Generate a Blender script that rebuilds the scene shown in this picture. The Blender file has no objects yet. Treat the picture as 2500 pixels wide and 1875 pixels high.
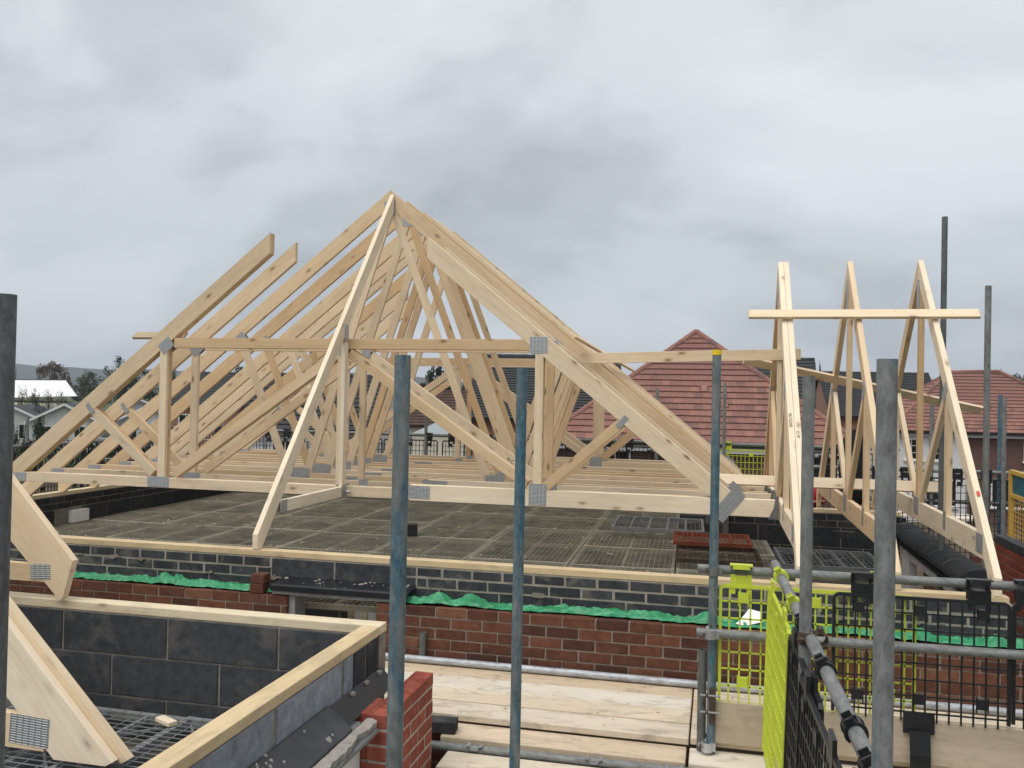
import bpy, bmesh, math, random
from mathutils import Vector, Matrix
rnd = random.Random(7)
S = bpy.context.scene
COL = S.collection
R = math.radians

# ------------------------------------------------------------------ camera
CAM = Vector((1.8854, -5.9353, 1.4832))
YAW, PIT, ROL, FPX = 0.2275, 0.0148, 0.0193, 2157.4
fw = Vector((-math.sin(YAW)*math.cos(PIT), math.cos(YAW)*math.cos(PIT), math.sin(PIT)))
rt = Vector((math.cos(YAW), math.sin(YAW), 0)); up = rt.cross(fw)
r2 = rt*math.cos(ROL) + up*math.sin(ROL); u2 = up*math.cos(ROL) - rt*math.sin(ROL)
cd = bpy.data.cameras.new('camera'); cam = bpy.data.objects.new('camera', cd); COL.objects.link(cam)
cam.matrix_world = Matrix(((r2.x, u2.x, -fw.x, CAM.x), (r2.y, u2.y, -fw.y, CAM.y), (r2.z, u2.z, -fw.z, CAM.z), (0, 0, 0, 1)))
cd.sensor_width = 36; cd.lens = FPX/2500*36; cd.clip_start = .05; cd.clip_end = 9000
S.camera = cam

# ------------------------------------------------------------------ world: overcast sky
SKYLOC = (19.71, 15.39, 3.77)
SUN_EL, SUN_AZ = R(62), R(205)
W = bpy.data.worlds.new('World'); S.world = W; W.use_nodes = True
nt = W.node_tree; nt.nodes.clear()
def N(t, ty, **k):
    n = t.nodes.new(ty)
    for a, b in k.items(): setattr(n, a, b)
    return n
def ramp(t, stops, interp='LINEAR'):
    n = t.nodes.new('ShaderNodeValToRGB'); cr = n.color_ramp; cr.interpolation = interp
    while len(cr.elements) > 1: cr.elements.remove(cr.elements[-1])
    cr.elements[0].position = stops[0][0]; cr.elements[0].color = (*stops[0][1], 1) if len(stops[0][1]) == 3 else stops[0][1]
    for p, c in stops[1:]:
        e = cr.elements.new(p); e.color = (*c, 1)
    return n
def math_n(t, op, a=None, b=None, c=None, clamp=False):
    n = t.nodes.new('ShaderNodeMath'); n.operation = op; n.use_clamp = clamp
    for i, v in enumerate((a, b, c)):
        if v is None: continue
        if hasattr(v, 'links'): t.links.new(v, n.inputs[i])
        else: n.inputs[i].default_value = v
    return n.outputs[0]
def mixc(t, fac, a, b, mode='MIX'):
    n = t.nodes.new('ShaderNodeMix'); n.data_type = 'RGBA'; n.blend_type = mode; n.clamp_factor = True
    for s, v in ((n.inputs[0], fac), (n.inputs[6], a), (n.inputs[7], b)):
        if hasattr(v, 'links'): t.links.new(v, s)
        elif isinstance(v, (int, float)): s.default_value = v
        else: s.default_value = (*v, 1)
    return n.outputs[2]
L = nt.links.new
sky = N(nt, 'ShaderNodeTexSky', sky_type='NISHITA', sun_disc=False)
sky.sun_elevation = SUN_EL; sky.sun_rotation = SUN_AZ; sky.air_density = 1.5; sky.dust_density = 4
tc = N(nt, 'ShaderNodeTexCoord'); sep = N(nt, 'ShaderNodeSeparateXYZ'); L(tc.outputs['Generated'], sep.inputs[0])
zz = math_n(nt, 'MAXIMUM', sep.outputs[2], 0.0)
den = math_n(nt, 'ADD', zz, 0.55)
cx = math_n(nt, 'DIVIDE', sep.outputs[0], den); cy = math_n(nt, 'DIVIDE', sep.outputs[1], den)
cmb = N(nt, 'ShaderNodeCombineXYZ'); L(cx, cmb.inputs[0]); L(cy, cmb.inputs[1])
mp = N(nt, 'ShaderNodeMapping'); L(cmb.outputs[0], mp.inputs[0])
mp.inputs['Rotation'].default_value = (0, 0, R(40)); mp.inputs['Scale'].default_value = (1.15, 1.75, 1); mp.inputs['Location'].default_value = SKYLOC
def noise(t, vec, scale, detail=4, rough=.5, dist=0, dim='3D'):
    n = t.nodes.new('ShaderNodeTexNoise'); n.noise_dimensions = dim
    n.inputs['Scale'].default_value = scale; n.inputs['Detail'].default_value = detail
    n.inputs['Roughness'].default_value = rough; n.inputs['Distortion'].default_value = dist
    if vec is not None: t.links.new(vec, n.inputs['Vector'])
    return n.outputs['Fac']
n1 = noise(nt, mp.outputs[0], 1.0, 4, .50, .25); n2 = noise(nt, mp.outputs[0], 4.5, 6, .55, .4)
cl = math_n(nt, 'ADD', math_n(nt, 'MULTIPLY', n1, .82), math_n(nt, 'MULTIPLY', n2, .18))
cr = ramp(nt, [(.33, (.325, .343, .37)), (.425, (.425, .446, .472)), (.50, (.525, .547, .572)), (.60, (.61, .63, .65))], 'EASE'); L(cl, cr.inputs[0])
grad = ramp(nt, [(0, (.82, .86, .915)), (.12, (.88, .915, .96)), (.38, (1.10, 1.11, 1.115)), (1, (1.34, 1.34, 1.34))]); L(zz, grad.inputs[0])
clc = mixc(nt, 1.0, cr.outputs[0], grad.outputs[0], 'MULTIPLY')
skm = mixc(nt, 1.0, sky.outputs[0], (.10, .10, .10), 'MULTIPLY')
fin = mixc(nt, .93, skm, clc)
bg = N(nt, 'ShaderNodeBackground'); L(fin, bg.inputs[0]); bg.inputs[1].default_value = 1.0
wo = N(nt, 'ShaderNodeOutputWorld'); L(bg.outputs[0], wo.inputs[0])
sd = bpy.data.lights.new('sun', 'SUN'); sd.energy = 1.45; sd.angle = R(40); sd.color = (1, .965, .91)
sun = bpy.data.objects.new('sun', sd); COL.objects.link(sun)
sdir = Vector((math.sin(SUN_AZ)*math.cos(SUN_EL), math.cos(SUN_AZ)*math.cos(SUN_EL), math.sin(SUN_EL)))
sun.rotation_euler = sdir.to_track_quat('Z', 'Y').to_euler(); sun.location = (0, -20, 30)
S.view_settings.view_transform = 'Standard'; S.view_settings.look = 'None'
S.view_settings.exposure = 0.42; S.view_settings.gamma = 1; S.view_settings.use_curve_mapping = False

# ------------------------------------------------------------------ materials
MATS = {}
def newmat(name):
    m = bpy.data.materials.new(name); m.use_nodes = True; MATS[name] = m
    t = m.node_tree; b = t.nodes['Principled BSDF']; return m, t, b
def objvec(t, scale=(1, 1, 1), rnd_off=40):
    tc = t.nodes.new('ShaderNodeTexCoord'); oi = t.nodes.new('ShaderNodeObjectInfo')
    mp = t.nodes.new('ShaderNodeMapping'); t.links.new(tc.outputs['Object'], mp.inputs[0])
    mp.inputs['Scale'].default_value = scale
    mul = math_n(t, 'MULTIPLY', oi.outputs['Random'], rnd_off)
    cb = t.nodes.new('ShaderNodeCombineXYZ')
    for i in range(3): t.links.new(mul, cb.inputs[i])
    t.links.new(cb.outputs[0], mp.inputs['Location'])
    return mp.outputs[0], oi.outputs['Random']
def bump(t, b, h, s=.3, d=.01):
    n = t.nodes.new('ShaderNodeBump'); n.inputs['Strength'].default_value = s; n.inputs['Distance'].default_value = d
    t.links.new(h, n.inputs['Height']); t.links.new(n.outputs[0], b.inputs['Normal'])
def wood(name, c1, c2, knot=1.0, dirt=0.0, rough=.72, hue=1.0):
    m, t, b = newmat(name); Lk = t.links.new
    v, rn = objvec(t, (1.0, 14, 14)); g = noise(t, v, 3.2, 5, .6, .8)
    v2, _ = objvec(t, (.6, 3, 3)); big = noise(t, v2, 1.6, 3, .5, .4)
    vk, _ = objvec(t, (3.1, 7.0, 7.0), 91)
    vo = t.nodes.new('ShaderNodeTexVoronoi'); vo.inputs['Scale'].default_value = 1.15; vo.inputs['Randomness'].default_value = 1; Lk(vk, vo.inputs['Vector'])
    kr = ramp(t, [(.0, (1, 1, 1)), (.075, (.85, .85, .85)), (.13, (.25, .25, .25)), (.24, (0, 0, 0))]); Lk(vo.outputs['Distance'], kr.inputs[0])
    vs, _ = objvec(t, (30, 60, 60), 17); sp = noise(t, vs, 1.0, 2, .6)
    spr = ramp(t, [(.70, (0, 0, 0)), (.78, (1, 1, 1))]); Lk(sp, spr.inputs[0])
    gr = ramp(t, [(.30, c2), (.62, c1)]); Lk(g, gr.inputs[0])
    br = ramp(t, [(.3, (.90, .86, .80)), (.7, (1.05, 1.03, 1.0))]); Lk(big, br.inputs[0])
    c = mixc(t, 1.0, gr.outputs[0], br.outputs[0], 'MULTIPLY')
    rr = ramp(t, [(0, (.83, .70, .55)), (.22, (.97, .90, .80)), (.5, (1.03, 1.02, 1.0)), (.7, (1.05, 1.05, 1.05)), (.85, (.93, .93, .92)), (1, (.90, .78, .64))]); Lk(rn, rr.inputs[0])
    c = mixc(t, hue, c, mixc(t, 1.0, c, rr.outputs[0], 'MULTIPLY'))
    kf = math_n(t, 'MULTIPLY', kr.outputs[0], .8*knot)
    c = mixc(t, kf, c, (.17, .085, .035))
    c = mixc(t, math_n(t, 'MULTIPLY', spr.outputs[0], .5*knot), c, (.22, .13, .07))
    if dirt:
        vd, _ = objvec(t, (2.2, 5, 5), 33); d = noise(t, vd, 2.4, 6, .65, .6)
        dr = ramp(t, [(.50, (0, 0, 0)), (.66, (1, 1, 1))]); Lk(d, dr.inputs[0])
        c = mixc(t, math_n(t, 'MULTIPLY', dr.outputs[0], dirt), c, (.24, .20, .15))
    Lk(c, b.inputs['Base Color']); b.inputs['Roughness'].default_value = rough
    b.inputs['Specular IOR Level'].default_value = .25
    bump(t, b, g, .25, .003)
    return m
wood('spruce', (.805, .68, .51), (.715, .575, .41), 1.0, .10)
wood('spruce_pale', (.85, .75, .60), (.78, .66, .50), .8, .07)
wood('spruce_white', (.87, .785, .64), (.80, .69, .53), .55, .05, hue=.15)
wood('treated', (.73, .65, .485), (.64, .545, .375), .7, .28)
wood('board', (.70, .65, .575), (.64, .585, .505), .10, .5, .9)
wood('toeboard', (.49, .42, .335), (.44, .37, .29), .15, .3, .85)
wood('boardedge', (.20, .15, .09), (.15, .11, .07), .2, .3, .9)

def brickmat(name, cols, speck=.6, mortar=.0):
    m, t, b = newmat(name); Lk = t.links.new
    v, rn = objvec(t, (1, 1, 1), 60)
    st = [(i/len(cols), c) for i, c in enumerate(cols)]
    cr = ramp(t, st, 'CONSTANT'); Lk(rn, cr.inputs[0])
    n = noise(t, v, 18, 6, .65); nr = ramp(t, [(.3, (.68, .66, .64)), (.7, (1.22, 1.2, 1.18))]); Lk(n, nr.inputs[0])
    c = mixc(t, 1.0, cr.outputs[0], nr.outputs[0], 'MULTIPLY')
    s = noise(t, v, 90, 3, .6); sr = ramp(t, [(.62, (0, 0, 0)), (.72, (1, 1, 1))]); Lk(s, sr.inputs[0])
    c = mixc(t, math_n(t, 'MULTIPLY', sr.outputs[0], speck), c, (.035, .022, .018))
    if mortar:
        k = noise(t, v, 5, 5, .6, .8); kr = ramp(t, [(.55, (0, 0, 0)), (.66, (1, 1, 1))]); Lk(k, kr.inputs[0])
        c = mixc(t, math_n(t, 'MULTIPLY', kr.outputs[0], mortar), c, (.25, .215, .175))
    Lk(c, b.inputs['Base Color']); b.inputs['Roughness'].default_value = .92; b.inputs['Specular IOR Level'].default_value = .2
    bump(t, b, n, .6, .006)
brickmat('brick', [(.135, .056, .036), (.110, .046, .031), (.155, .064, .040), (.080, .037, .028), (.122, .052, .034), (.185, .088, .054)], .7, .06)
brickmat('brick_red', [(.30, .082, .058), (.27, .074, .052), (.32, .095, .066)], .12)
brickmat('concrete_brick', [(.050, .055, .062), (.042, .046, .052), (.060, .065, .072), (.046, .05, .058)], .3, .38)
brickmat('block', [(.050, .055, .063), (.043, .047, .054), (.058, .062, .07)], .25, .22)
brickmat('block_dark', [(.033, .036, .041), (.028, .031, .036), (.038, .041, .046)], .25, .08)
brickmat('block_blue', [(.27, .30, .345), (.24, .27, .31)], .08, .35)
brickmat('dark_brick', [(.045, .047, .05)], .3, .15)
def simple(name, col, rough=.8, metal=0, var=.25, nscale=8, bumps=.2, spec=.3, col2=None, lo=.42, hi=.6):
    m, t, b = newmat(name); v, rn = objvec(t)
    n = noise(t, v, nscale, 6, .6, .4)
    if col2 is None:
        a = tuple(c*(1-var) for c in col); d = tuple(min(1, c*(1+var)) for c in col); r = ramp(t, [(.3, a), (.7, d)])
    else: r = ramp(t, [(lo, col), (hi, col2)])
    t.links.new(n, r.inputs[0]); t.links.new(r.outputs[0], b.inputs['Base Color'])
    b.inputs['Roughness'].default_value = rough; b.inputs['Metallic'].default_value = metal; b.inputs['Specular IOR Level'].default_value = spec
    if bumps: bump(t, b, n, bumps, .004)
    return m
simple('mortar', (.25, .22, .18), .95, 0, .25, 14, .6)
simple('mortar_light', (.40, .36, .31), .95, 0, .2, 14, .6)
simple('mortar_pale', (.30, .27, .225), .95, 0, .3, 9, .6)
simple('mortar_dark', (.19, .17, .145), .95, 0, .25, 14, .6)
simple('steel_black', (.016, .018, .022), .32, 0, .3, 10, .1, .5)
simple('steel_slate', (.042, .046, .052), .5, 0, .3, 10, .15, .4)
simple('membrane', (.014, .20, .075), .4, 0, .3, 9, .15, .45, col2=(.05, .32, .15), lo=.35, hi=.7)
simple('galv', (.30, .31, .315), .55, .35, .18, 22, .25, .4)
simple('galv_dark', (.17, .175, .175), .6, .3, .25, 16, .25, .4)
simple('galv_bright', (.50, .52, .54), .42, .55, .2, 20, .2, .5)
simple('meshwire', (.34, .315, .245), .7, .15, .35, 5, 0, .3)
simple('meshframe', (.50, .47, .39), .7, .15, .2, 5, 0, .3)
simple('redframe', (.24, .065, .035), .7, .1, .3, 8, 0)
simple('yellow_plastic', (.54, .62, .055), .42, 0, .12, 5, .1, .4)
simple('black_plastic', (.014, .015, .017), .42, 0, .3, 6, .05, .45)
simple('gate_yellow', (.56, .345, .075), .5, 0, .12, 6, .05)
simple('gate_panel', (.03, .12, .15), .5, 0, .2)
simple('rust', (.085, .06, .045), .8, .3, .35, 30, .4)
simple('cap_yellow', (.85, .58, .02), .4, 0, .05)
simple('white_plastic', (.80, .80, .79), .45, 0, .05)
simple('white_render', (.66, .66, .65), .9, 0, .06, 3)
simple('park_render', (.52, .52, .50), .9, 0, .12, .6)
simple('cream_render', (.66, .62, .50), .9, 0, .06, 3)
simple('paper', (.82, .83, .84), .7, 0, .04)
simple('red_fabric', (.32, .015, .025), .7, 0, .2)
simple('black_fabric', (.012, .012, .014), .85, 0, .3)
simple('soil', (.10, .075, .05), .95, 0, .4, .6, .4, .2)
simple('floor_chip', (.07, .058, .04), .95, 0, .35, 1.5, .1, .2)
simple('grass', (.06, .085, .03), .95, 0, .4, .2, .3, .2)
simple('hillmat', (.03, .04, .03), .95, 0, .4, .02, 0, .1)
simple('asphalt', (.05, .05, .052), .9, 0, .3, 3, .3, .2)
simple('gutter_black', (.015, .015, .016), .4)
simple('fascia_white', (.72, .72, .72), .5, 0, .05)
simple('sheet_white', (.80, .80, .78), .6, 0, .05, 1)
simple('roof_brown', (.085, .05, .04), .9, 0, .25, 2)
simple('roof_grey', (.06, .063, .068), .85, 0, .25, 2)
simple('grey_canvas', (.30, .34, .35), .8, 0, .1)
simple('bark', (.05, .037, .026), .95, 0, .35, 6, .5, .2)
simple('ink', (.03, .025, .02), .8, 0, .1)
simple('red_mark', (.55, .10, .06), .8, 0, .1)
simple('mortar_blob', (.34, .31, .275), .95, 0, .2, 25, .5)
def leafmat(name, col):
    m, t, b = newmat(name); v, rn = objvec(t, (1, 1, 1), 20); n = noise(t, v, .9, 3, .6)
    r = ramp(t, [(.3, tuple(c*.6 for c in col)), (.7, tuple(c*1.4 for c in col))]); t.links.new(n, r.inputs[0])
    t.links.new(r.outputs[0], b.inputs['Base Color']); b.inputs['Roughness'].default_value = .8; b.inputs['Specular IOR Level'].default_value = .15
leafmat('leaf_dark', (.030, .045, .022)); leafmat('leaf_mid', (.055, .07, .03)); leafmat('leaf_autumn', (.095, .065, .04)); leafmat('leaf_pale', (.10, .10, .07))
def tubemat(name, base, paint, lo, hi, rough=.6):
    m, t, b = newmat(name); Lk = t.links.new
    v, rn = objvec(t, (16, 16, 3.2)); n = noise(t, v, 1.0, 8, .72, .6)
    vl, _ = objvec(t, (3, 3, 1.1), 77); nl = noise(t, vl, 1.0, 2, .5)
    n = math_n(t, 'ADD', math_n(t, 'MULTIPLY', n, .7), math_n(t, 'MULTIPLY', nl, .3))
    r = ramp(t, [(lo, (0, 0, 0)), (hi, (1, 1, 1))]); Lk(n, r.inputs[0])
    vb, _ = objvec(t, (14, 14, 6)); n2 = noise(t, vb, 2.0, 8, .72); r2_ = ramp(t, [(.32, tuple(c*.5 for c in base)), (.5, base), (.7, tuple(c*1.45 for c in base))]); Lk(n2, r2_.inputs[0])
    vp, _ = objvec(t, (40, 40, 22)); n3 = noise(t, vp, 1.4, 6, .75); r3 = ramp(t, [(.35, tuple(c*.6 for c in paint)), (.66, tuple(c*1.6 for c in paint))]); Lk(n3, r3.inputs[0])
    c = mixc(t, r.outputs[0], r2_.outputs[0], r3.outputs[0])
    s = noise(t, vp, 1.1, 5, .75); sr = ramp(t, [(.58, (0, 0, 0)), (.68, (1, 1, 1))]); Lk(s, sr.inputs[0])
    c = mixc(t, math_n(t, 'MULTIPLY', sr.outputs[0], .55), c, (.05, .05, .046))
    w = noise(t, vp, 2.3, 5, .75); wr = ramp(t, [(.64, (0, 0, 0)), (.72, (1, 1, 1))]); Lk(w, wr.inputs[0])
    c = mixc(t, math_n(t, 'MULTIPLY', wr.outputs[0], .35), c, (.36, .36, .34))
    Lk(c, b.inputs['Base Color']); b.inputs['Roughness'].default_value = rough; b.inputs['Metallic'].default_value = .1
    bump(t, b, n2, .35, .002)
tubemat('tube_grey', (.19, .195, .188), (.17, .19, .19), .55, .6)
tubemat('tube_dark', (.115, .122, .12), (.10, .11, .11), .5, .6)
tubemat('tube_blue', (.175, .185, .18), (.05, .12, .165), .48, .60)
tubemat('tube_teal', (.18, .19, .185), (.045, .12, .165), .43, .57)
tubemat('tube_bluish', (.20, .21, .205), (.05, .13, .175), .555, .60)
tubemat('tube_silver', (.40, .42, .45), (.05, .13, .25), .62, .66, .4)
# nail plate: pressed teeth
m, t, b = newmat('nailplate'); v, rn = objvec(t, (1, 1, 1), 0)
bt = t.nodes.new('ShaderNodeTexBrick'); bt.offset = 0; bt.inputs['Scale'].default_value = 1; bt.inputs['Brick Width'].default_value = .034; bt.inputs['Row Height'].default_value = .0115; bt.inputs['Mortar Size'].default_value = .0042; bt.inputs['Mortar Smooth'].default_value = .6
bt.inputs['Color1'].default_value = (.60, .62, .63, 1); bt.inputs['Color2'].default_value = (.52, .54, .55, 1); bt.inputs['Mortar'].default_value = (.34, .35, .358, 1)
t.links.new(v, bt.inputs['Vector']); t.links.new(bt.outputs['Color'], b.inputs['Base Color']); b.inputs['Metallic'].default_value = .55; b.inputs['Roughness'].default_value = .42
bump(t, b, bt.outputs['Fac'], .9, .003)
# roof tiles, brick texture far walls
brickmat('tile_red', [(.265, .138, .115), (.25, .13, .108), (.275, .143, .118), (.232, .122, .105), (.258, .133, .11), (.30, .155, .12), (.19, .11, .10)], .05)
brickmat('tile_grey', [(.062, .066, .07), (.055, .058, .062)], .05)
brickmat('tile_side', [(.32, .165, .14), (.30, .15, .125)], .05)
def wallbrick(name, c1, c2, mo, scale=1.0):
    m, t, b = newmat(name); tc = t.nodes.new('ShaderNodeTexCoord'); sp = t.nodes.new('ShaderNodeSeparateXYZ'); t.links.new(tc.outputs['Object'], sp.inputs[0])
    ad = math_n(t, 'ADD', sp.outputs[0], sp.outputs[1]); cb = t.nodes.new('ShaderNodeCombineXYZ'); t.links.new(ad, cb.inputs[0]); t.links.new(sp.outputs[2], cb.inputs[1])
    bt = t.nodes.new('ShaderNodeTexBrick'); bt.inputs['Scale'].default_value = 1; bt.inputs['Brick Width'].default_value = .225*scale; bt.inputs['Row Height'].default_value = .075*scale; bt.inputs['Mortar Size'].default_value = .008*scale
    bt.inputs['Color1'].default_value = (*c1, 1); bt.inputs['Color2'].default_value = (*c2, 1); bt.inputs['Mortar'].default_value = (*mo, 1)
    t.links.new(cb.outputs[0], bt.inputs['Vector']); t.links.new(bt.outputs['Color'], b.inputs['Base Color']); b.inputs['Roughness'].default_value = .9
    bump(t, b, bt.outputs['Fac'], -.4, .005)
wallbrick('wall_brick', (.23, .085, .055), (.16, .062, .045), (.22, .18, .15))
wallbrick('wall_brick_dark', (.13, .05, .035), (.10, .042, .032), (.17, .14, .12))
wallbrick('wall_brick_light', (.30, .14, .085), (.24, .11, .07), (.28, .22, .17))
wallbrick('wall_block', (.055, .06, .068), (.048, .052, .06), (.17, .155, .13), 2.6)
# glass
m, t, b = newmat('glass'); b.inputs['Base Color'].default_value = (.012, .014, .016, 1); b.inputs['Roughness'].default_value = .06; b.inputs['Specular IOR Level'].default_value = .5

# ------------------------------------------------------------------ mesh helpers
CACHE = {}
def mesh(verts, faces, mat, smooth=False, key=None):
    if key is not None and key in CACHE: return CACHE[key]
    me = bpy.data.meshes.new('m'); me.from_pydata([tuple(v) for v in verts], [], faces)
    me.materials.append(MATS[mat])
    bm = bmesh.new(); bm.from_mesh(me); bmesh.ops.recalc_face_normals(bm, faces=bm.faces); bm.to_mesh(me); bm.free()
    if smooth: me.polygons.foreach_set('use_smooth', [True]*len(me.polygons))
    me.update()
    if key is not None: CACHE[key] = me
    return me
def link(name, me, mw=None, parent=None):
    o = bpy.data.objects.new(name, me); COL.objects.link(o)
    if parent is not None:
        o.parent = parent; o.matrix_parent_inverse = WMAT[parent.name].inverted()
    o.matrix_basis = mw if mw is not None else Matrix.Identity(4)
    WLOC[o.name] = o.matrix_basis.translation.copy(); WMAT[o.name] = o.matrix_basis.copy()
    return o
WLOC = {}; WMAT = {}
def thing(name, label, cat, loc=(0, 0, 0), group=None):
    o = bpy.data.objects.new(name, None); COL.objects.link(o); o.location = loc; o.empty_display_size = .1
    WLOC[o.name] = Vector(loc); WMAT[o.name] = Matrix.Translation(loc)
    tag(o, label, cat, group); return o
def tag(o, label, cat, group=None):
    o['label'] = label; o['category'] = cat
    if group: o['group'] = group
    return o
def structure(o): o['kind'] = 'structure'; return o
def stuff(o): o['kind'] = 'stuff'; return o
BOXF = [(0, 1, 3, 2), (4, 6, 7, 5), (0, 4, 5, 1), (2, 3, 7, 6), (0, 2, 6, 4), (1, 5, 7, 3)]
def boxv(lo, hi): return [Vector((x, y, z)) for x in (lo[0], hi[0]) for y in (lo[1], hi[1]) for z in (lo[2], hi[2])]
class MB:
    def __init__(s): s.v = []; s.f = []
    def add(s, vs, fs):
        k = len(s.v); s.v += [Vector(v) for v in vs]; s.f += [tuple(i+k for i in f) for f in fs]
    def box(s, lo, hi): s.add(boxv(lo, hi), BOXF); return s
    def bar(s, a, b, w, h=None, upv=(0, 0, 1)):
        h = h or w; a = Vector(a); b = Vector(b); d = (b-a).normalized(); sd = d.cross(Vector(upv))
        if sd.length < 1e-4: sd = d.cross(Vector((1, 0, 0)))
        sd.normalize(); u = sd.cross(d)
        s.add([p+sd*x*w/2+u*y*h/2 for p in (a, b) for x, y in ((-1, -1), (1, -1), (1, 1), (-1, 1))],
              [(0, 1, 2, 3), (7, 6, 5, 4), (0, 4, 5, 1), (1, 5, 6, 2), (2, 6, 7, 3), (3, 7, 4, 0)]); return s
    def tube(s, a, b, r, n=16, ri=None, caps=True):
        a = Vector(a); b = Vector(b); d = (b-a).normalized(); x = d.orthogonal().normalized(); y = d.cross(x)
        def ring(p, rr): return [p+(x*math.cos(2*math.pi*i/n)+y*math.sin(2*math.pi*i/n))*rr for i in range(n)]
        if ri:
            vs = ring(a, r)+ring(b, r)+ring(a, ri)+ring(b, ri); fs = []
            for i in range(n):
                j = (i+1) % n; fs += [(i, j, n+j, n+i), (2*n+j, 2*n+i, 3*n+i, 3*n+j), (n+i, n+j, 3*n+j, 3*n+i), (j, i, 2*n+i, 2*n+j)]
        else:
            vs = ring(a, r)+ring(b, r); fs = [(i, (i+1) % n, n+(i+1) % n, n+i) for i in range(n)]
            if caps: fs += [tuple(range(n-1, -1, -1)), tuple(range(n, 2*n))]
        s.add(vs, fs); return s
    def prism(s, pts, off):  # pts: 3D polygon, off: extrusion vector
        n = len(pts); off = Vector(off); p = [Vector(q) for q in pts]
        s.add(p+[q+off for q in p], [tuple(range(n)), tuple(range(2*n-1, n-1, -1))]+[(i, i+n, (i+1) % n+n, (i+1) % n) for i in range(n)]); return s
    def build(s, name, mat, parent=None, origin=None, smooth=False, key=None):
        if origin is None:
            lo = Vector([min(v[i] for v in s.v) for i in range(3)]); hi = Vector([max(v[i] for v in s.v) for i in range(3)]); origin = Vector(((lo.x+hi.x)/2, (lo.y+hi.y)/2, lo.z))
        origin = Vector(origin)
        me = mesh([v-origin for v in s.v], s.f, mat, smooth, key)
        return link(name, me, Matrix.Translation(origin), parent)
def autosmooth(o, ang=40):
    me = o.data; me.polygons.foreach_set('use_smooth', [True]*len(me.polygons))
    try: me.set_sharp_from_angle(angle=R(ang))
    except Exception: pass
    return o

# ---- timber: polygon in a plane, extruded; local x runs along the grain
AX3 = {'XZ': (Vector((1, 0, 0)), Vector((0, 0, 1)), Vector((0, 1, 0))), 'YZ': (Vector((0, 1, 0)), Vector((0, 0, 1)), Vector((1, 0, 0)))}
def timber(name, poly, plane, o0, o1, grain, mat='spruce', parent=None, bev=.0016):
    a, c, nrm = AX3[plane]
    g = (a*grain[0]+c*grain[1]).normalized(); side = nrm.cross(g)
    cx_ = sum(p[0] for p in poly)/len(poly); cz_ = sum(p[1] for p in poly)/len(poly)
    org = a*cx_+c*cz_+nrm*((o0+o1)/2); h = (o1-o0)/2
    loc = [((a*(p[0]-cx_)+c*(p[1]-cz_)).dot(g), (a*(p[0]-cx_)+c*(p[1]-cz_)).dot(side)) for p in poly]
    key = (mat, round(h, 4)) + tuple((round(x, 3), round(y, 3)) for x, y in loc)
    if key in CACHE: me = CACHE[key]
    else:
        n = len(loc); v = [(x, y, -h) for x, y in loc]+[(x, y, h) for x, y in loc]
        f = [tuple(range(n)), tuple(range(2*n-1, n-1, -1))]+[(i, i+n, (i+1) % n+n, (i+1) % n) for i in range(n)]
        me = mesh(v, f, mat)
        if bev:
            bm = bmesh.new(); bm.from_mesh(me)
            bmesh.ops.bevel(bm, geom=list(bm.edges), offset=bev, segments=1, affect='EDGES', clamp_overlap=True); bm.to_mesh(me); bm.free()
        CACHE[key] = me
    M = Matrix((( g.x, side.x, nrm.x, org.x), (g.y, side.y, nrm.y, org.y), (g.z, side.z, nrm.z, org.z), (0, 0, 0, 1)))
    return link(name, me, M, parent)
def member(a, b, d, c0='s', c1='s'):
    a = Vector(a); b = Vector(b); u = (b-a).normalized(); n = Vector((-u.y, u.x))
    def end(p, s, c):
        q = p+n*s*d/2
        if c == 'v': q = q-u*((q.x-p.x)/u.x)
        if c == 'h': q = q-u*((q.y-p.y)/u.y)
        return (q.x, q.y)
    return [end(a, -1, c0), end(b, -1, c1), end(b, 1, c1), end(a, 1, c0)]
def mem(parent, name, a, b, d, plane, o0, o1, mat='spruce', c0='s', c1='s'):
    return timber(name, member(a, b, d, c0, c1), plane, o0, o1, (b[0]-a[0], b[1]-a[1]), mat, parent)
def plate(parent, cx_, cz_, w, h, rot, plane, off, th=.0016):
    a, c, nrm = AX3[plane]; ca, sa = math.cos(rot), math.sin(rot)
    g = a*ca+c*sa; side = nrm.cross(g)
    me = mesh(boxv((-w/2, -h/2, -th/2), (w/2, h/2, th/2)), BOXF, 'nailplate', key=('np', round(w, 3), round(h, 3)))
    org = a*cx_+c*cz_+nrm*off
    M = Matrix(((g.x, side.x, nrm.x, org.x), (g.y, side.y, nrm.y, org.y), (g.z, side.z, nrm.z, org.z), (0, 0, 0, 1)))
    return link('nail_plate', me, M, parent)
def plank(name, a, b, w, th, mat, label=None, cat=None, parent=None, upv=(0, 0, 1), group=None, bev=.002):
    """straight plank, local x along the grain; upv is the direction of its thickness"""
    a = Vector(a); b = Vector(b); g = (b-a).normalized(); upv = Vector(upv); side = upv.cross(g).normalized(); u = g.cross(side); Lh = (b-a).length/2
    key = ('plank', mat, round(Lh, 3), round(w, 4), round(th, 4))
    if key in CACHE: me = CACHE[key]
    else:
        me = mesh(boxv((-Lh, -w/2, -th/2), (Lh, w/2, th/2)), BOXF, mat)
        bm = bmesh.new(); bm.from_mesh(me); bmesh.ops.bevel(bm, geom=list(bm.edges), offset=bev, segments=1, affect='EDGES'); bm.to_mesh(me); bm.free(); CACHE[key] = me
    o_ = (a+b)/2
    M = Matrix(((g.x, side.x, u.x, o_.x), (g.y, side.y, u.y, o_.y), (g.z, side.z, u.z, o_.z), (0, 0, 0, 1)))
    o = link(name, me, M, parent)
    if label: tag(o, label, cat, group)
    return o
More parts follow.
